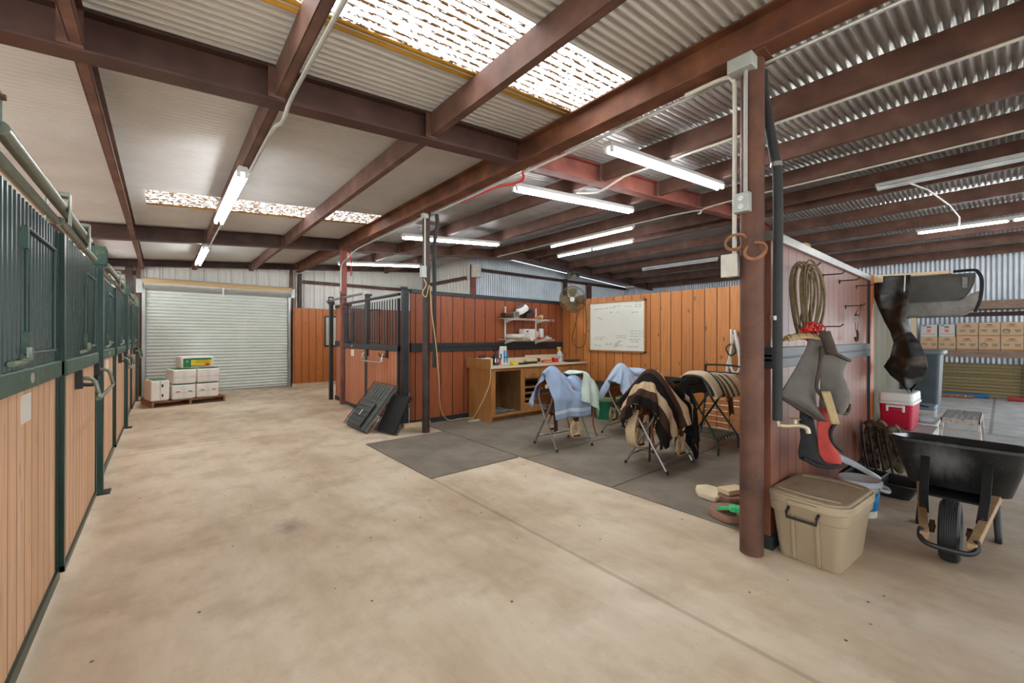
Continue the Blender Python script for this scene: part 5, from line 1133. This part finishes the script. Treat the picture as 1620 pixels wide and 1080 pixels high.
# ------------------------------------------------------------------ horseshoes and tack on the partition
CRV, CFV = Vector((.764, -.645, 0)), Vector((-.645, -.764, 0))
for ctr, tilt, lab in (((3.05, 1.20, 2.165), .25, 'rusty horseshoe hook on the pipe post, upper of two'), ((3.05, 1.075, 2.085), .15, 'rusty horseshoe hook on the pipe post, lower of two')):
    C_ = Vector(ctr); V_ = (CFV*math.sin(tilt+.35)+Vector((0, 0, 1))*math.cos(tilt+.35)*.85).normalized()
    s0 = .5 if 'upper' in lab else 2.6
    q = MB(); pts = [C_+CRV*.068*math.cos(s0+a)*1.0+V_*.058*math.sin(s0+a) for a in [1.75*PI*i/24 for i in range(25)]]
    q.tube(pts, .0135, 8, flat=.65); one(q, 'horseshoe', lab, 'horseshoe', M['horseshoe'])
def dp(r, z, n=0.0, base=(3.62, .93)):      # hanging goods seen square-on: r across, n towards the room
    return Vector((base[0], base[1], z))+Vector((.8, -.6, 0))*r+Vector((-.6, -.8, 0))*n
q = MB()
for k in range(9):
    ph = .18*k; w, h = .052+.006*(k % 4), .245+.012*((k*3) % 4)
    q.tube([dp(.0+.012*(k-4)+w*math.cos(a)*(1+.1*math.sin(a+ph)), 1.80-.02*(k % 3)+h*math.sin(a), .012*(k-4)*.6+.012*math.sin(2*a+ph)) for a in [2*PI*i/36 for i in range(36)]], .0075, 6, closed=True)
one(q, 'lariat', 'coiled olive lariat rope hanging on the washed redwood partition', 'rope', M['rope'], smooth=180)
for x, z, lab in ((4.6, 2.07, 'first iron hook under the partition top rail'), (5.2, 2.07, 'second iron hook under the partition top rail'), (5.95, 2.08, 'third iron hook under the partition top rail'), (5.45, 1.83, 'iron hook carrying the small metal sign'), (4.55, 1.60, 'lower iron hook beside the coiled lariat'), (3.85, 2.06, 'iron hook holding the coiled lariat')):
    q = MB(); q.tube([(x, 1.06, z), (x+.015, .92, z), (x+.02, .90, z+.02)], .006, 6); q.tube([(x, 1.055, z-.03), (x, 1.055, z+.01)], .006, 6); one(q, 'wall_hook', lab, 'hook', M['black'])
t = thing('hanging_sign', 'small cut metal sign with horseshoe hung on wire', 'sign', (5.5, .97, 1.5))
q = MB(); q.tube([(5.36, .97, 1.72), (5.47, .93, 1.85), (5.58, .97, 1.72)], .003, 5); q.tube([(5.40, .97, 1.66), (5.43, .97, 1.58)], .003, 5); q.tube([(5.54, .97, 1.66), (5.51, .97, 1.58)], .003, 5); q.build('hanging_wire', M['black'], t)
text('sign_lettering', 'WHOA', .10, face_m((5.47, .968, 1.69), (1, 0, 0), (0, 0, 1)), M['black'], t)
q = MB(); q.tube(arc(5.47, 1.655, .12, .35*PI, .65*PI, 8, lambda a, b: (a, .97, b-.03)), .008, 6); q.build('sign_bar', M['black'], t)
q = MB(); q.tube(arc(5.47, 1.52, .055, -.8*PI-.4, .0-.0+.42*PI+.2, 18, lambda a, b: (a, .97, b*1.0)), .011, 6, flat=.5); q.build('sign_horseshoe', M['rustbit'], t)
B2 = (3.50, .90)
t = thing('tan_collar', 'tan stitched leather strap jutting from the partition above the masks', 'strap', (3.45, .95, 1.45))
q = MB(); q.grid(lambda u, v: dp(-.20+.26*u, 1.475+.02*math.sin(PI*u)+.035*math.sin(PI*v), .03+.07*v, B2), 14, 8); q.build('strap_body', M['tan_collar'], t, smooth=180, solid=.01)
q = MB()
for k in range(5): q.tube([dp(-.18+.055*k, 1.478+.02*math.sin(PI*(.08+.21*k))+.037*math.sin(PI*v/6), .03+.07*v/6, B2) for v in range(7)], .004, 5)
q.build('stitch_row', M['leather_dk'], t)
q = MB(); rr = random.Random(5)
for k in range(7):
    cx_, cz_ = rr.uniform(-.04, .05), 1.545+rr.uniform(-.03, .03); r_ = rr.uniform(.03, .055); a0 = rr.uniform(0, 6)
    q.tube([dp(cx_+r_*math.cos(a)*1.1, cz_+r_*math.sin(a), .03+.02*math.sin(3*a+a0), B2) for a in [2*PI*i/20 for i in range(20)]], .006, 6, closed=True)
one(q, 'red_twine', 'tangle of red cord above the grey fly masks', 'cord', M['redprint'], smooth=180)
one(MB().box(3.36, 3.385, 1.045, 1.06, 1.5, 1.72), 'metal_plate', 'narrow white metal plate screwed to the partition', 'plate', M['white'])
def maskcloth(pl, top, bot, amp, k, ph, nn=.06, bulge=.1):
    """PL: outline as (left r, right r, z) rows"""
    m = MB(); n = len(pl)-1
    def fn(u, v):
        a = v*n; i = min(int(a), n-1); f = a-i; l = pl[i][0]*(1-f)+pl[i+1][0]*f; r = pl[i][1]*(1-f)+pl[i+1][1]*f; z = pl[i][2]*(1-f)+pl[i+1][2]*f
        return dp(l+(r-l)*u, z, nn+bulge*math.sin(PI*u)*(.3+.7*v)+amp*math.sin(k*u+ph+3*v)*v, B2)
    return m.grid(fn, 26, 26)
t = thing('fly_mask', 'pair of grey mesh fly masks hanging on the partition', 'fly mask', (3.45, .9, .95))
maskcloth([(.0, .06, 1.52), (-.03, .10, 1.42), (-.10, .10, 1.3), (-.19, .07, 1.16), (-.235, .05, 1.09), (-.10, .06, 1.0), (.02, .06, .93)], 0, 0, .018, 9, .5, .03, .09).build('mesh_lobe', M['mesh_grey'], t, smooth=180, solid=.006)
maskcloth([(.02, .07, 1.52), (.03, .12, 1.44), (.05, .26, 1.34), (.055, .22, 1.25), (.06, .25, 1.18), (.06, .28, 1.10), (.06, .26, 1.03), (.08, .16, .985)], 0, 0, .018, 8, 2.1, .06, .10).build('mesh_lobe', M['mesh_grey'], t, smooth=180, solid=.006)
q = MB(); q.grid(lambda u, v: dp(-.0+.07*u+.06*v, 1.545-.16*v, .11+.04*math.sin(PI*u), B2), 6, 10); q.build('crown_strap', M['trim_brown'], t, smooth=180, solid=.012)
q = MB()
for path in ([(-.235, 1.09, .05), (-.1, 1.0, .09), (.03, .93, .08)], [(.03, 1.44, .1), (.0, 1.3, .12), (-.03, 1.16, .13), (.03, 1.07, .14)], [(.05, 1.42, .12), (.15, 1.37, .13), (.26, 1.34, .07)], [(.06, 1.02, .13), (.16, .985, .15), (.26, 1.03, .07)]):
    q.tube(smooth_path([dp(a, z, n, B2) for a, z, n in path], 5), .012, 6)
q.build('binding', M['trim_brown'], t, smooth=180)
q = MB(); q.grid(lambda u, v: dp(-.03+.06*u+.07*v, 1.14-.22*v, .17, B2), 4, 10); q.build('tan_tab', M['tan_collar'], t, solid=.008)
t = thing('nose_cover', 'black and faded red nylon mask below the grey fly masks', 'horse mask', (3.45, .9, .62))
maskcloth([(-.06, .02, 1.02), (-.07, .04, .9), (-.06, .06, .8), (-.08, .08, .7), (-.07, .1, .65), (.02, .12, .615)], 0, 0, .012, 6, .4, .02, .07).build('black_side', M['black_cloth'], t, smooth=180, solid=.008)
maskcloth([(.04, .13, 1.02), (.03, .16, .93), (.03, .12, .85), (.035, .14, .76), (.05, .20, .69), (.06, .215, .635)], 0, 0, .012, 7, 1.1, .06, .05).build('red_side', M['red_cloth'], t, smooth=180, solid=.008)
q = MB(); q.tube(smooth_path([dp(a, z, n, B2) for a, z, n in ((-.07, .66, .06), (.02, .615, .09), (.12, .61, .1), (.215, .615, .07))], 5), .014, 6); q.tube(smooth_path([dp(a, z, n, B2) for a, z, n in ((.16, .93, .09), (.1, .86, .1), (.11, .78, .1), (.2, .71, .08))], 5), .011, 6); q.build('binding', M['black_cloth'], t)
for k, x in enumerate((3.52, 4.1, 4.3, 6.0)):
    pass
q = MB()
for k in range(4): q.tube([(4.12+.05*math.cos(a)*.5, 1.085+.05*math.sin(a), 2.235+.045*math.cos(a)+.005*k) for a in [2*PI*i/16 for i in range(16)]], .007, 6, closed=True)
one(q, 'rope_loop', 'twine wrapped around the partition top rail', 'rope', M['straw'], smooth=180)

# ------------------------------------------------------------------ bracket, pad and apron
for x, y1, z, lab in ((6.98, .40, 2.285, 'longer pale lumber arm jutting over the apron'), (7.14, .52, 2.262, 'shorter pale lumber arm carrying the grey pad')):
    one(MB().beam((x, 1.1, z), (x, y1, z-.02), .04, .035), 'lumber_rail', lab, 'lumber', M['lumber'], bevel=.003)
one(MB().box(6.84, 7.0, .96, 1.1, 2.19, 2.28), 'lumber_block', 'pale lumber block at the corrugated panel top', 'lumber', M['lumber'], bevel=.006)
rows = [(1.06, .72, 2.265, 0), (1.055, .72, 2.05, .03), (1.0, .735, 1.86, .05), (.95, .755, 1.70, .02), (.90, .72, 1.57, -.02), (.865, .635, 1.44, .03), (.895, .58, 1.27, .05), (.965, .565, 1.14, .02), (.90, .61, 1.03, .0), (.80, .66, .94, .0), (.74, .70, .88, .01)]
q = MB()
def apr(u, v):
    a = v*(len(rows)-1); i = min(int(a), len(rows)-2); f = a-i; f = f*f*(3-2*f); A, B = rows[i], rows[i+1]
    l, r, z, n = [A[j]*(1-f)+B[j]*f for j in range(4)]
    return (6.93-n-.05*math.sin(PI*u)-.022*math.sin(7*u+6*v)-.016*math.sin(15*v+5*u), l+(r-l)*u, z-.05*math.sin(PI*u)*(v > .85))
q.grid(apr, 30, 60)
t = thing('apron', 'tan-mottled black rubberised apron hanging twisted from the lumber arms', 'apron', (6.93, .85, .86))
q.build('apron_body', M['apron'], t, smooth=180, solid=.008)
MB().tube([(6.9, .765, 2.26), (6.88, .77, 2.0), (6.875, .775, 1.86)], .007, 6).build('cream_edge', M['offwhite'], t)
t = thing('saddle_pad', 'charcoal felt saddle pad with grey fleece edge on the lumber arm', 'saddle pad', (7.25, .47, 1.75))
def pad(o, z0, ext, thick, mat, nm):
    m = MB(); y0, y1 = .80, .20-ext
    def fn(u, v):
        y = y0+(y1-y0)*u; a = (v-.5)*2; w = .11+o; d = abs(a)*.50
        cut = .0+.10*sstep(u, .72, 1.0)*abs(a)
        z = z0+.02*(1-u)-.03*(a*a) if d < .1 else z0-.03*(.2*.2)-(d-.1)*(1-.3*sstep(u, .8, 1)*1)
        x = 7.2+math.copysign(min(1, d/.1)**.7*w, a)+math.copysign(.02, a)*max(0, d-.1)
        return (x, y-.03*math.sin(PI*abs(a))*sstep(u, .7, 1)+cut, z)
    m.grid(fn, 24, 36); m.build(nm, M[mat], t, smooth=180, solid=thick)
pad(.0, 2.235, 0.0, .024, 'pad_felt', 'felt_body')
m = MB()
for s in (-1, 1):
    m.grid(lambda u, v: (7.2+s*(.125+.012*math.sin(PI*v)), .80-.63*u+.05*sstep(u, .8, 1)*v, 1.93-.17*v+.10*sstep(u, .72, 1)*(1-v*.4)), 20, 6)
m.build('fleece_edge', M['pad_fleece'], t, smooth=180, solid=.03)
q = MB(); q.tube(smooth_path([(7.05, .2, 1.80), (7.06, .16, 1.95), (7.06, .15, 2.15), (7.1, .18, 2.25), (7.2, .22, 2.29), (7.2, .38, 2.29)], 5), .016, 8); q.build('black_wear_leather', M['black_cloth'], t)
q = MB(); q.box(7.064, 7.07, .26, .30, 2.08, 2.2); q.build('leather_tab', M['pad_fleece'], t)
q = MB(); q.box(7.1, 7.3, .38, .5, 2.245, 2.262); q.build('tan_patch', M['leather'], t)
# ------------------------------------------------------------------ tote
t = thing('storage_tote', 'large khaki storage tote with dusty lid beside the pipe post', 'storage tote', (3.52, .815, 0), None, False, -.08)
q = MB(); q.rbox((0, 0, .1925), .60, .425, .385, .06, taper=.83, seg=6)
q.rbox((0, 0, .35), .625, .448, .07, .07, taper=.985, seg=6); q.build('tote_body', M['tote'], t, bevel=.006)
q = MB(); q.add([], [])
for y in (-.07, .07): q.obox((-.278, y, .18), (.012, 0, 0), (0, .012, 0), (-.022, 0, .17))
q.build('end_rib', M['tote'], t, bevel=.006)
q = MB(); q.rbox((0, 0, .410), .665, .485, .056, .14, seg=10, taper=.99); q.rbox((0, 0, .444), .62, .44, .012, .12, taper=1.04, seg=10); lid = q.build('lid', M['tote_lid'], t, bevel=.008)
for x in (-.235, .19):
    q = MB(); q.tube(smooth_path([(x, -.18, .455), (x-.03*(1 if x < 0 else -1), 0, .457), (x, .18, .455)], 6), .006, 6); q.build('lid_ridge', M['tote_lid'], lid)
q = MB(); q.rbox((-.335, 0, .41), .05, .16, .028, .01); q.build('lid_lip', M['tote_lid'], lid, bevel=.004)
for s in (-1, 1):
    q = MB(); q.tube([(s*.31, -.085, .365), (s*.35, -.085, .345), (s*.35, -.085, .31), (s*.35, .085, .31), (s*.35, .085, .345), (s*.31, .085, .365)], .009, 8); q.build('latch_handle', M['black'], t)
# ------------------------------------------------------------------ bucket and plastic tube, tray
t = thing('bucket', 'clear white bucket with blue label and lid behind the tote', 'bucket', (4.57, .79, 0), None, False)
MB().lathe([(0, 0), (.115, 0), (.13, .27), (.135, .27)], n=32).build('bucket_body', M['offwhite'], t, smooth=50)
q = MB(); q.grid(lambda u, v: ((.1215+.010*v)*math.cos(PI*.75+PI*.95*u), (.1215+.010*v)*math.sin(PI*.75+PI*.95*u), .06+.15*v), 24, 2); q.build('bucket_label', M['bluelabel'], t, smooth=180, solid=.003)
q = MB(); q.lathe([(.13, .255), (.152, .26), (.155, .285), (.14, .30), (.1, .29), (0, .285)], n=32); q.lathe([(.134, .235), (.147, .235), (.147, .25), (.134, .25)], n=32); q.build('lid', M['clear'], t, smooth=50)
q = MB(); q.tube(smooth_path([(-.05, -.14, .25), (-.02, -.19, .235), (.07, -.17, .24), (.09, -.11, .25)], 5), .014, 8); q.build('bail_handle', M['clear'], t)
one(MB().tube(smooth_path([(4.98, .72, .22), (4.86, .80, .30), (4.76, .88, .37), (4.68, .97, .42)], 4), [.02, .021, .022, .023, .024, .025, .026, .027, .028, .03, .032, .034, .036], 10), 'plastic_roll', 'rolled clear plastic sticking up behind the bucket', 'plastic roll', M['clear'], smooth=180)
t = thing('feed_tray', 'long black plastic tray between the bucket and wheelbarrow', 'tray', (5.40, .90, 0), None, False, -.06)
def loft(rings, cap=True):
    m = MB(); n = len(rings[0]); vs = [p for r in rings for p in r]; fs = [(i*n+k, i*n+(k+1) % n, (i+1)*n+(k+1) % n, (i+1)*n+k) for i in range(len(rings)-1) for k in range(n)]
    if cap: fs.append(tuple(range(n))[::-1])
    return m.add(vs, fs)
def rring(x0, x1, w0, w1, z0, z1, r=.06, seg=4, yc=0.0):
    """rounded trapezoid ring; w0/w1 and z0/z1 at the x0/x1 ends"""
    out = []
    for (cx, cy, a0) in ((x1, 1, 0), (x0, 1, PI/2), (x0, -1, PI), (x1, -1, 1.5*PI)):
        w = w1 if cx == x1 else w0; z = z1 if cx == x1 else z0; sx = 1 if cx == x1 else -1
        for k in range(seg+1): a = a0+PI/2*k/seg; out.append((cx-sx*r+r*math.cos(a), yc+cy*(w-r)+r*math.sin(a), z))
    return out
q = loft([rring(-.15, .15, .36, .36, 0, 0, .05), rring(-.19, .19, .42, .42, .13, .13, .05), rring(-.22, .22, .45, .45, .14, .14, .05), rring(-.18, .18, .41, .41, .135, .135, .05), rring(-.145, .145, .355, .355, .02, .02, .05)]); q.f.append(tuple(range(4*20, 5*20))); q.mi.append(0)
q.build('tray_body', M['black'], t, smooth=40)
q = MB()
for y in (-.15, .12): q.box(-.21, .21, y-.008, y+.008, .05, .15); q.box(-.205, -.15, y-.03, y+.03, .02, .135)
q.build('tray_rib', M['black'], t, bevel=.004)
# ------------------------------------------------------------------ wheelbarrow
t = thing('wheelbarrow', 'black plastic wheelbarrow with dusty scuffs, wheel towards the camera', 'wheelbarrow', (4.07, .245, 0), None, False, 0.0)
YC = -.02
rings = [rring(.58, 1.12, .275, .29, .335, .30, .08, yc=YC), rring(.50, 1.22, .315, .33, .50, .44, .09, yc=YC), rring(.38, 1.42, .355, .36, .715, .59, .11, yc=YC), rring(.35, 1.45, .385, .39, .722, .597, .12, yc=YC), rring(.35, 1.45, .385, .39, .70, .575, .12, yc=YC)]
q = loft(rings); 
inn = [rring(.38, 1.42, .355, .36, .724, .599, .11, yc=YC), rring(.52, 1.20, .285, .30, .50, .44, .09, yc=YC), rring(.60, 1.10, .24, .26, .35, .32, .08, yc=YC)]
qi = loft(inn, False); n_ = len(inn[0]); qi.f.append(tuple(range(2*n_, 3*n_))); qi.mi.append(0); addm(q, qi)
q.build('tub', M['barrow'], t, smooth=40)
for s in (-1, 1):
    q = MB(); q.beam((-.24, YC+s*.105, .20), (1.75, YC+s*.33, .50), .045, .05); q.build('handle', M['handle_wood'], t, bevel=.004)
    q = MB(); q.beam((.10, YC+s*.135, .255), (.235, YC+s*.15, .38), .05, .01, (-1, 0, .3)); q.beam((.235, YC+s*.15, .37), (.475, YC+s*.16, .60), .05, .01, (-1, 0, .3))
    br = q.build('front_brace', M['black'], t, bevel=.002)
    q = MB(); q.lathe([(0, 0), (.013, 0), (.009, .008), (0, .01)], (.468, YC+s*.16, .585), (-.8, 0, .4), 8); q.build('bolt', M['rustbit'], br); q = MB(); q.lathe([(0, 0), (.012, 0), (0, .008)], (.13, YC+s*.14, .285), (-.8, 0, .6), 8); q.build('bolt', M['rustbit'], br)
    q = MB(); y = YC+s*.19
    q.tube(smooth_path([(.62, y, .33), (.60, y+s*.01, .16), (.58, y+s*.02, .02), (.63, y+s*.02, .012), (.70, y+s*.02, .03), (.86, y+s*.005, .33)], 4), .018, 8, flat=.6); q.tube([(.60, y, .20), (.77, y, .2)], .012, 6); q.build('leg', M['black'], t)
    q = MB(); q.box(-.03, .03, YC+s*.075, YC+s*.10, .165, .235); q.lathe([(0, 0), (.012, 0), (.012, .04), (0, .04)], (0, YC+s*.07, .2), (0, s, 0), 10); q.build('axle_bracket', M['rustbit'], t)
q = MB(); q.tube(smooth_path([(-.20, YC+.125, .235), (-.235, YC+.125, .19), (-.265, YC+.09, .165), (-.27, YC, .16), (-.265, YC-.09, .165), (-.235, YC-.125, .19), (-.20, YC-.125, .235)], 4), .016, 8, flat=1.3); q.build('nose_guard', M['black'], t)
w = MB(); w.lathe([(.11, -.035), (.15, -.052), (.18, -.05), (.196, -.034), (.2, -.012), (.2, .012), (.196, .034), (.18, .05), (.15, .052), (.11, .035)], (0, YC, .2), (0, 1, 0), 48)
wh = w.build('wheel', M['tyre'], t, smooth=60)
q = MB()
for y in (-.036, -.026, -.015, -.005, .005, .015, .026, .036):
    rr_ = .2005 if abs(y) < .02 else (.1985 if abs(y) < .03 else .196); q.tube([(rr_*math.cos(a), YC+y, .2+rr_*math.sin(a)) for a in [2*PI*i/48 for i in range(48)]], .0035, 5, closed=True)
q.build('tread_rib', M['tyre'], wh)
q = MB(); q.lathe([(0, -.03), (.05, -.03), (.06, -.015), (.115, -.02), (.115, .02), (.06, .015), (.05, .03), (0, .03)], (0, YC, .2), (0, 1, 0), 32); q.build('hub', M['rustbit'], wh)
q = MB(); q.box(.45, 1.2, YC-.2, YC+.2, .285, .30); q.build('under_tray', M['black'], t)
# ------------------------------------------------------------------ camp chairs against the partition end
t = thing('camp_chair', 'folded camouflage camp chair leaning at the partition end', 'camp chair', (5.95, .92, 0))
rr = random.Random(2)
m = MB(); m.grid(lambda u, v: (5.86+.30*v+.03*math.sin(8*u), .98-.26*u-.03*math.sin(9*v), .56-.34*v+.04*math.sin(PI*u)+.02*math.sin(14*u+5*v)), 18, 18); m.build('seat_fabric', M['camo'], t, smooth=180, solid=.03)
m = MB(); m.grid(lambda u, v: (6.04+.10*v, .86-.18*u, .50-.44*v+.03*math.sin(9*u+4*v)), 12, 16); m.build('back_fabric', M['camo'], t, smooth=180, solid=.05)
for k in range(6):
    y = .99-.055*k; q = MB(); q.tube(smooth_path([(5.84+.02*k, y, .55-.01*k), (5.82+.05*k, y-.02, .34), (5.90+.075*k, y-.05, .02)], 5), .011, 8); q.build('leg', M['black'], t)
t = thing('camp_chair', 'camouflage chair bag slumped behind the folded camp chair', 'camp chair', (6.26, .97, 0))
MB().sup((6.26, .96, .28), .14, .14, .55, .5, jit=.08).build('bag', M['camo'], t, smooth=180)
MB().tube([(6.2, .90, .02), (6.24, .93, .5)], .014, 8).build('leg', M['camo'], t)
# ------------------------------------------------------------------ cooler group
t = thing('chest', 'grey lidded chest under the red cooler', 'chest', (6.98, .76, 0))
q = MB(); q.rbox((6.98, .76, .185), .76, .46, .37, .03, taper=.95); q.build('chest_body', M['offwhite'], t, bevel=.006)
q = MB(); q.rbox((6.98, .76, .385), .80, .50, .03, .04); q.build('lid', M['elec'], t, bevel=.008)
t = thing('cooler', 'crimson picnic cooler with white lid on the grey chest', 'cooler', (7.03, .825, .4), None, False, -.03)
q = MB(); q.rbox((0, 0, .15), .54, .305, .30, .035, taper=.90, seg=6); q.build('cooler_body', M['cooler_red'], t, bevel=.008)
q = MB(); q.rbox((0, 0, .095), .525, .292, .006, .035, seg=6); q.build('body_step', M['cooler_red'], t)
q = MB(); q.rbox((0, 0, .315), .565, .33, .035, .04, seg=6); q.build('rim', M['white'], t, bevel=.01)
q = MB(); q.rbox((0, 0, .385), .545, .31, .105, .04, seg=6, taper=1.03); q.build('lid', M['white'], t, bevel=.014)
for s in (-1, 1):
    q = MB(); x = s*.275; q.box(x-.012, x+.012, -.085, -.06, .21, .29); q.box(x-.012, x+.012, .06, .085, .21, .29); q.box(x-.02, x+.02, -.085, .085, .262, .288); h = q.build('handle', M['white'], t, bevel=.006)
    q = MB(); q.box(x-.012, x+.012, -.06, .06, .215, .255); q.build('handle_grip', M['cooler_red'], h, bevel=.006)
t = thing('foam_chest', 'white lidded chest behind the red cooler', 'chest', (8.0, .76, 0))
q = MB(); q.rbox((8.0, .76, .17), 1.0, .40, .34, .02, taper=.96); q.build('chest_body', M['offwhite'], t, bevel=.006)
q = MB(); q.rbox((8.0, .76, .37), 1.06, .44, .06, .025); q.build('lid', M['white'], t, bevel=.006)
q = MB(); q.box(7.96, 8.04, .525, .545, .24, .36); q.build('latch', M['black'], t)
one(MB().sup((7.68, .66, .44), .22, .18, .09, .7, jit=.08), 'plastic_sack', 'crumpled clear sack with straw on the white chest', 'sack', M['clear'], smooth=180)
t = thing('tackle_box', 'blue-grey lidded tackle box on the white chest', 'tool box', (8.32, .74, .4), None, False)
MB().rbox((0, 0, .045), .36, .28, .09, .02).build('box_body', M['white'], t, bevel=.004); q = MB(); q.rbox((0, 0, .12), .37, .29, .06, .025); lid = q.build('lid', M['greybox'], t, bevel=.01)
q = MB(); q.tube(smooth_path([(-.19, -.08, .14), (-.21, 0, .155), (-.19, .08, .14)], 5), .012, 8); q.build('carry_handle', M['black'], lid)
t = thing('wheelie_bin', 'dark grey wheelie bin behind the hanging apron', 'bin', (9.7, 1.0, 0), None, False)
q = MB(); q.rbox((0, -.12, .62), .62, .50, 1.24, .05, taper=.82); q.build('bin_body', M['bin'], t, bevel=.01)
q = MB(); q.rbox((0, -.12, 1.27), .70, .58, .07, .06); q.build('lid', M['greybox'], t, bevel=.015)
q = MB(); q.tube([(-.25, .16, 1.18), (.25, .16, 1.18)], .02, 8); q.build('bar', M['bin'], t)
# ------------------------------------------------------------------ aluminium step stool
t = thing('step_stool', 'worn aluminium step stool with slatted top behind the wheelbarrow', 'stool', (7.95, .335, 0), None, False, 0.0)
X0, X1, Y0, Y1, ZT = -.46, .50, -.155, .155, .50
for k in range(6): y = Y0+.02+(Y1-Y0-.04)*k/5; MB().box(X0+.02, X1-.02, y-.021, y+.021, ZT-.012, ZT).build('slat', M['alum_slat'], t)
q = MB(); q.box(X0, X0+.03, Y0-.01, Y1+.01, ZT-.06, ZT+.004); q.box(X1-.03, X1, Y0-.01, Y1+.01, ZT-.06, ZT+.004); q.box(X0, X1, Y0-.012, Y0+.004, ZT-.04, ZT); q.box(X0, X1, Y1-.004, Y1+.012, ZT-.04, ZT); q.build('top_frame', M['alum'], t)
for sx in (0, 1):
    for sy in (-1, 1):
        x = X0+.03 if sx == 0 else X1-.03; dx = -.10 if sx == 0 else .1
        MB().beam((x+dx, sy*.185, 0), (x, sy*.15, ZT-.02), .03, .03, (1, 0, 0)).build('leg', M['alum'], t, bevel=.004)
for x in (X0-.01, X1+.01): MB().beam((x, -.16, ZT-.14), (x, .16, ZT-.14), .025, .025).build('crossbar', M['alum'], t)
# ------------------------------------------------------------------ storage shelf with cartons
t = thing('storage_shelf', 'greyed timber shelf carrying the cartons on the storage wall', 'shelf', (15.4, .5, 0))
MB().box(15.1, 15.14, -1.5, 3.2, 1.03, 1.2).build('front_board', M['grey_lumber'], t)
MB().box(15.14, 15.85, -1.5, 3.2, 1.16, 1.2).build('shelf_board', M['grey_lumber'], t)
for y in (1.5, -1.4): MB().box(15.01, 15.095, y-.045, y+.045, 0, 2.45).build('post', M['lumber'], t)
one(MB().box(15.1, 15.9, -1.5, 3.2, 2.2, 2.40), 'upper_shelf', 'empty greyed timber shelf above the cartons', 'shelf', M['grey_lumber'])
def carton(y0, y1, z0, h, label, kind, circ=False):
    t = thing('carton', label, 'carton', (15.4, (y0+y1)/2, z0), 'cartons on the storage shelf', False)
    w = y1-y0-.012; X = -.21
    MB().box(X, .2, -w/2, w/2, 0, h).build('carton_body', M['card' if kind == 'brown' else 'card_white'], t, bevel=.004)
    q = MB(); q.box(X-.002, X+.01, -.045, .045, h*.80, h*.85)
    q.build('hand_hole', M['black'], t)
    R_, U_ = (0, -1, 0), (0, 0, 1)
    if kind == 'brown':
        q = MB(); q.box(X-.002, X, -.085, .085, h*.64, h*.665); q.build('orange_bar', M['boxorange'], t)
        text('carton_lettering', 'U-HAUL', .042, face_m((X-.002, 0, h*.71), R_, U_), M['boxgreen'], t, sx=1.05)
        q = MB(); q.box(X-.002, X, -w/2, w/2, h*.07, h*.10); q.build('green_bar', M['boxgreen'], t)
        q = MB(); q.box(X-.002, X, -w/2, w/2, h*.02, h*.05); q.build('orange_bar', M['boxorange'], t)
        q = MB()
        for s in (-1, 1):
            if s == 1 and circ: q.tube([(X, .085+.052*math.cos(a), h*.37+.052*math.sin(a)) for a in [2*PI*i/20 for i in range(20)]], .006, 5, closed=True)
            for r in range(4 if s == -1 else 3): q.box(X-.002, X, s*.085-.052+.004*r, s*.085+.052-.006*r, h*(.46-.055*r), h*(.485-.055*r))
        q.build('small_print', M['boxgreen'], t)
    else:
        q = MB(); q.box(X-.002, X, -.035, .035, h*.36, h*.60); q.build('orange_mark', M['boxorange'], t)
        q = MB(); q.tube(arc(0, h*.6, .05, .2*PI, .8*PI, 8, lambda a, b: (X-.001, a, b)), .008, 5); q.box(X-.002, X, .05, w/2-.03, h*.88, h*.95); q.build('dark_mark', M['navy'], t)
        q = MB(); q.box(X-.002, X, -.12, .12, h*.2, h*.225); q.build('small_print', M['navy'], t)
cols = [(.745, 1.065), (.376, .745), (.028, .376), (-.32, .028), (-.68, -.33)]
nm = ['fifth from the blue-grey door guide', 'fourth from the blue-grey door guide', 'third from the blue-grey door guide', 'second from the blue-grey door guide', 'at the frame edge by the door guide']
nm2 = ['', 'right beside the white cartons', 'middle of the brown three', 'nearest the frame edge', 'cut by the frame edge']
for i, (a, b) in enumerate(cols): carton(a, b, 1.2, .335, f'brown carton in the lower row, {nm[i]}', 'brown', i in (2, 4))
carton(1.07, 1.39, 1.2, .335, 'brown carton in the lower row, half hidden by the apron', 'brown')
for i, (a, b) in enumerate(cols):
    if i: carton(a, b, 1.537, .34, f'brown carton in the upper row, {nm2[i]}', 'brown', i == 3)
carton(1.075, 1.385, 1.537, .305, 'white carton in the upper row, nearer the hanging apron', 'white'); carton(.765, 1.055, 1.537, .305, 'white carton in the upper row beside the brown ones', 'white')
# ------------------------------------------------------------------ pipes on the storage floor
one(MB().tube([(15.2, 1.7, .045), (15.3, .45, .045)], .045, 12), 'old_pipe', 'rusty brown pipe with flaked white paint on the storage floor', 'pipe', M['flaked'] if 'flaked' in M else plain('flaked brown pipe', c(140, 94, 70), .7, scale=6, col2=c(226, 222, 216)))
one(MB().tube([(15.5, 1.9, .05), (15.62, .22, .05)], .05, 12), 'blue_pipe', 'blue pipe lying against the tan storage door', 'pipe', M['bluepipe'])
one(MB().tube([(15.45, -.08, .05), (15.45, -1.0, .05)], .05, 12), 'red_pipe', 'faded red pipe lying at the frame edge', 'pipe', M['red_cloth'])
# ------------------------------------------------------------------ litter
one(MB().sup((.93, 1.42, .008), .035, .02, .016, .6, jit=.2), 'dry_leaf', 'small curled tan leaf on the open floor', 'leaf', M['straw'])
